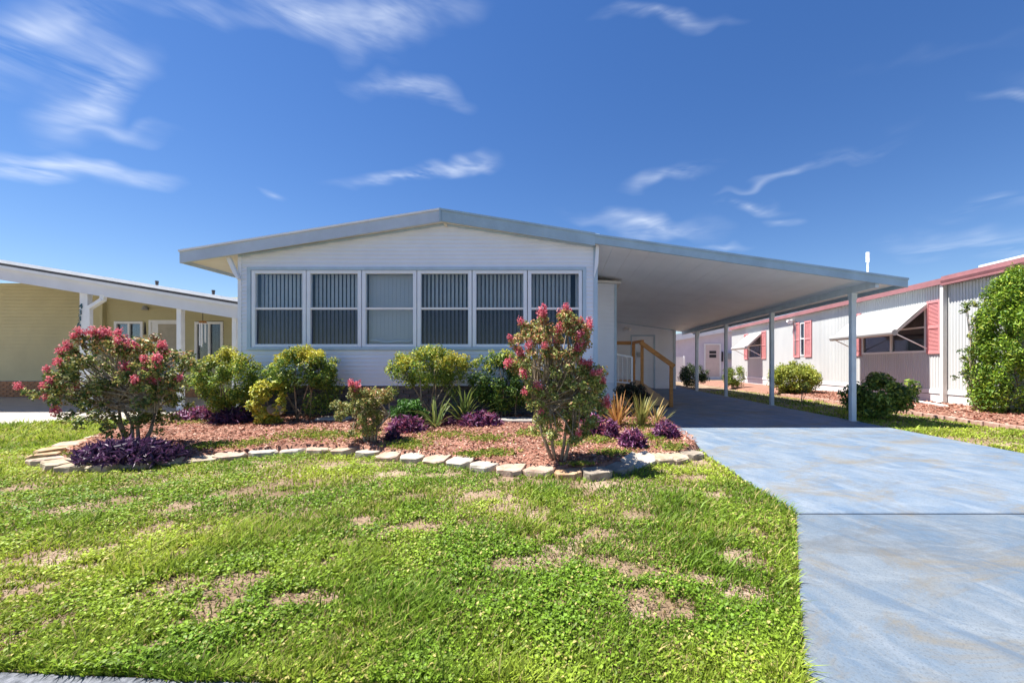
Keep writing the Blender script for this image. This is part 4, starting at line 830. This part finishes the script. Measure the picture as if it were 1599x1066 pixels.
# flat bricks edging the neighbour bed
eb = [MB().box(-.10, .10, -.05, .05, -.03, .045).mesh('edging_brick', .006) for _ in range(1)][0]; eb.materials.append(mat('faded_red_brick', (.40, .21, .16), .85, .2, 9, .4, 60, col2=(.52, .36, .29)))
path = [(6.98,5.3),(6.86,6.6),(6.92,8.0),(7.02,9.6),(7.1,11.2),(7.04,13.0)]; i = 0
for (xa, ya), (xb, yb) in zip(path, path[1:]):
    L = math.hypot(xb-xa, yb-ya); k = int(L/.215)
    for q in range(k):
        f_ = (q+.5)/k; o = inst('edging_brick', eb, None, (xa+(xb-xa)*f_+random.uniform(-.01, .01), ya+(yb-ya)*f_, .035), (R(random.uniform(-4, 4)), R(random.uniform(-4, 4)), math.atan2(yb-ya, xb-xa)+R(random.uniform(-5, 5))))
        tag(o, f'faded red edging brick, {nth(i)} from the near end beside the ribbed home', 'brick', 'bricks edging the neighbour bed'); i += 1

# purple heart clumps
def purple(label, c, rad, n, dark):
    d = unit(rng.normal(size=(n, 3))); d[:, 2] = np.abs(d[:, 2]); P = np.array(c)+d*np.array(rad)*rng.uniform(.3, 1, (n, 1))**.6
    N = unit(rng.normal(0, .8, (n, 3))+np.array([0, -.3, .6])); L = rng.uniform(.06, .125, n); TT = d+np.array([0, 0, .7])+rng.normal(0, .35, (n, 3))
    pal = [(.045,.025,.07), (.08,.035,.10), (.14,.06,.14)] if dark else [(.17,.045,.14), (.27,.09,.22), (.38,.20,.34), (.11,.03,.09), (.30,.08,.13)]
    V, Fa, cc = leaf_arrays(P, N, L, L*.20, pal_pick(pal, [1]*len(pal), n)*rng.uniform(.7, 1.3, (n, 1)), .35, .25, TT)
    t_ = thing('purple_plant', label, 'plant', (c[0], c[1], c[2]), 'purple leaved ground plants'); npmesh('foliage', V, Fa, cc, M['purple_leaf'], t_)
    mb = MB()
    for k in range(12): e = P[k*len(P)//12]; mb.tube([(c[0]+random.uniform(-.05, .05)*rad[0]*4, c[1], c[2]-.02), tuple(e)], [.006, .004], 4)
    mb.build('stems', mat('purple_stem', (.10, .03, .08), .6, .2, 8), t_)
purple('wide dark purple patch beneath the left crape myrtle bush', (-4.22, 4.02, .07), (.52, .28, .21), 1500, True)
purple('bright purple patch beside the white pebble', (-5.45, 6.2, .16), (.42, .20, .20), 850, False)
purple('dark purple plants in the shade under the corner nandina', (-4.72, 5.95, .14), (.36, .2, .24), 800, True)
purple('purple clump right of the small rose bush', (-2.00, 5.35, .12), (.28, .18, .22), 620, False)
purple('tiny dark purple sprig at the foot of the small rose bush', (-1.98, 4.86, .09), (.09, .09, .16), 130, True)
purple('purple clump to the right of the strap leaf lilies', (-1.12, 5.75, .14), (.32, .18, .21), 720, False)
purple('small low purple clump between the two strap leaf lilies', (-1.62, 5.85, .14), (.16, .12, .12), 240, False)
purple('purple clump close behind the crape myrtle trunks', (.42, 5.2, .12), (.17, .13, .26), 420, False)
purple('narrow purple clump left of the orange bromeliad', (.62, 5.0, .12), (.10, .10, .22), 260, False)
purple('purple clump in the mulch left of the driveway', (.80, 4.55, .10), (.16, .13, .18), 420, False)
purple('purple clump touching the driveway edge', (1.30, 5.05, .10), (.17, .14, .20), 460, False)

# strap-leaved plants: every leaf its own part
def strap_mesh(name, L, wd, bend, col, m):
    n = 7; V = []; Fa = []; cc = []
    for i in range(n+1):
        s = i/n; an = math.pi/2-bend*s**1.4; x = sum(math.cos(math.pi/2-bend*(q/n)**1.4)*L/n for q in range(i)); z = sum(math.sin(math.pi/2-bend*(q/n)**1.4)*L/n for q in range(i)); w_ = wd*(.55+.9*s)*(1-s**3)**.8 if s < 1 else .001
        V += [(x, -w_/2, z+.25*w_), (x, 0, z), (x, w_/2, z+.25*w_)]; cc += [tuple(np.array(col)*(1-.25*s)+np.array((.35, .30, .08))*.25*s)]*3
    for i in range(n):
        for k in (0, 1): Fa.append((i*3+k, i*3+k+1, i*3+k+4, i*3+k+3))
    o = npmesh(name, np.array(V), np.array(Fa), np.array(cc), m); me = o.data; bpy.data.objects.remove(o); return me
def rosette(name, label, c, n, L, wd, cols, tilt, bend=1.2):
    t_ = thing(name, label, 'plant', c)
    ms = [strap_mesh('leaf', L*k, wd, bend*b, col, M['leaf']) for k, b, col in zip((1, .85, .7, .95), (1, .7, 1.2, .5), (cols*4)[:4])]
    for k in range(n): inst('leaf', random.choice(ms), t_, (c[0]+random.uniform(-.03, .03), c[1]+random.uniform(-.03, .03), c[2]-.01), (0, R(random.uniform(*tilt)), random.uniform(0, 6.283)), (1, random.uniform(.8, 1.2), random.uniform(.75, 1.15)))
rosette('spider_lily', 'strap leaf lily with arching leaves, the left of the pair by the brick skirt', (-1.70, 5.62, .13), 34, .55, .022, [(.13,.20,.05), (.20,.27,.07), (.36,.35,.10), (.10,.17,.05)], (0, 55))
rosette('spider_lily', 'taller strap leaf lily spreading against the brick skirt, the right of the pair', (-1.38, 5.9, .15), 44, .60, .022, [(.10,.18,.05), (.20,.28,.07), (.32,.36,.09), (.14,.22,.05)], (0, 55), .9)
rosette('bromeliad', 'orange bronze bromeliad with stiff pointed leaves near the steps', (.80, 5.7, .14), 44, .52, .024, [(.40,.17,.04), (.46,.24,.07), (.26,.17,.05), (.34,.13,.05)], (5, 50), .5)
rosette('snake_plant', 'upright green and yellow strap leaf plant beside the orange bromeliad', (1.12, 5.7, .13), 54, .52, .020, [(.20,.23,.06), (.30,.30,.09), (.12,.17,.05), (.38,.30,.09)], (0, 34), .35)
rosette('snake_plant', 'low straw coloured strap leaf plant at the driveway corner of the bed', (1.38, 5.95, .12), 24, .42, .02, [(.38,.25,.09), (.30,.28,.09), (.42,.26,.12), (.22,.22,.07)], (10, 58), .5)

# weeds and grass that have crept into the mulch
def bed_weeds():
    pts = [(470,678,40,6),(505,680,30,5),(555,680,30,6),(640,692,36,5),(700,680,46,4),(760,684,30,4),(830,678,24,4),(735,705,30,4),(775,702,30,4),(640,690,22,5),(880,690,24,3),(935,686,24,4),(960,702,30,4),(1000,668,26,6),(1050,694,30,5),(1020,682,20,4),(310,662,30,4),(330,692,24,4),(390,690,30,5),(95,708,14,4),(250,652,20,5),(230,648,20,4),(905,722,26,4)]
    X = []; Y = []
    for u, v, a, b in pts:
        y0 = F*.88/(v-569); x0 = (u-875)/F*y0; n = 420; X.append(x0+rng.normal(0, a/F*y0*.55, n)); Y.append(y0+rng.normal(0, .5*abs(F*.88/(v-b-569)-F*.88/(v+b-569))*.6, n))
    x = np.concatenate(X); y = np.concatenate(Y); k = inside(x, y, BED); x, y = x[k], y[k]; n = len(x); h = rng.uniform(.015, .055, n); N = unit(np.stack([rng.normal(0, .8, n), rng.normal(0, .8, n), np.ones(n)*.6], 1))
    L = rng.uniform(.02, .05, n); V, Fa, cc = leaf_arrays(np.stack([x, y, bed_z(x, y)+h*.6], 1), N, L, L*rng.uniform(.2, .6, n), pal_pick([(.16,.25,.03), (.28,.34,.05), (.38,.34,.08)], (3, 4, 2), n)*rng.uniform(.7, 1.2, (n, 1)))
    tag(npmesh('bed_weeds', V, Fa, cc, M['grass']), 'thin green weeds creeping through the mulch bed', 'weeds', kind='stuff')
bed_weeds()
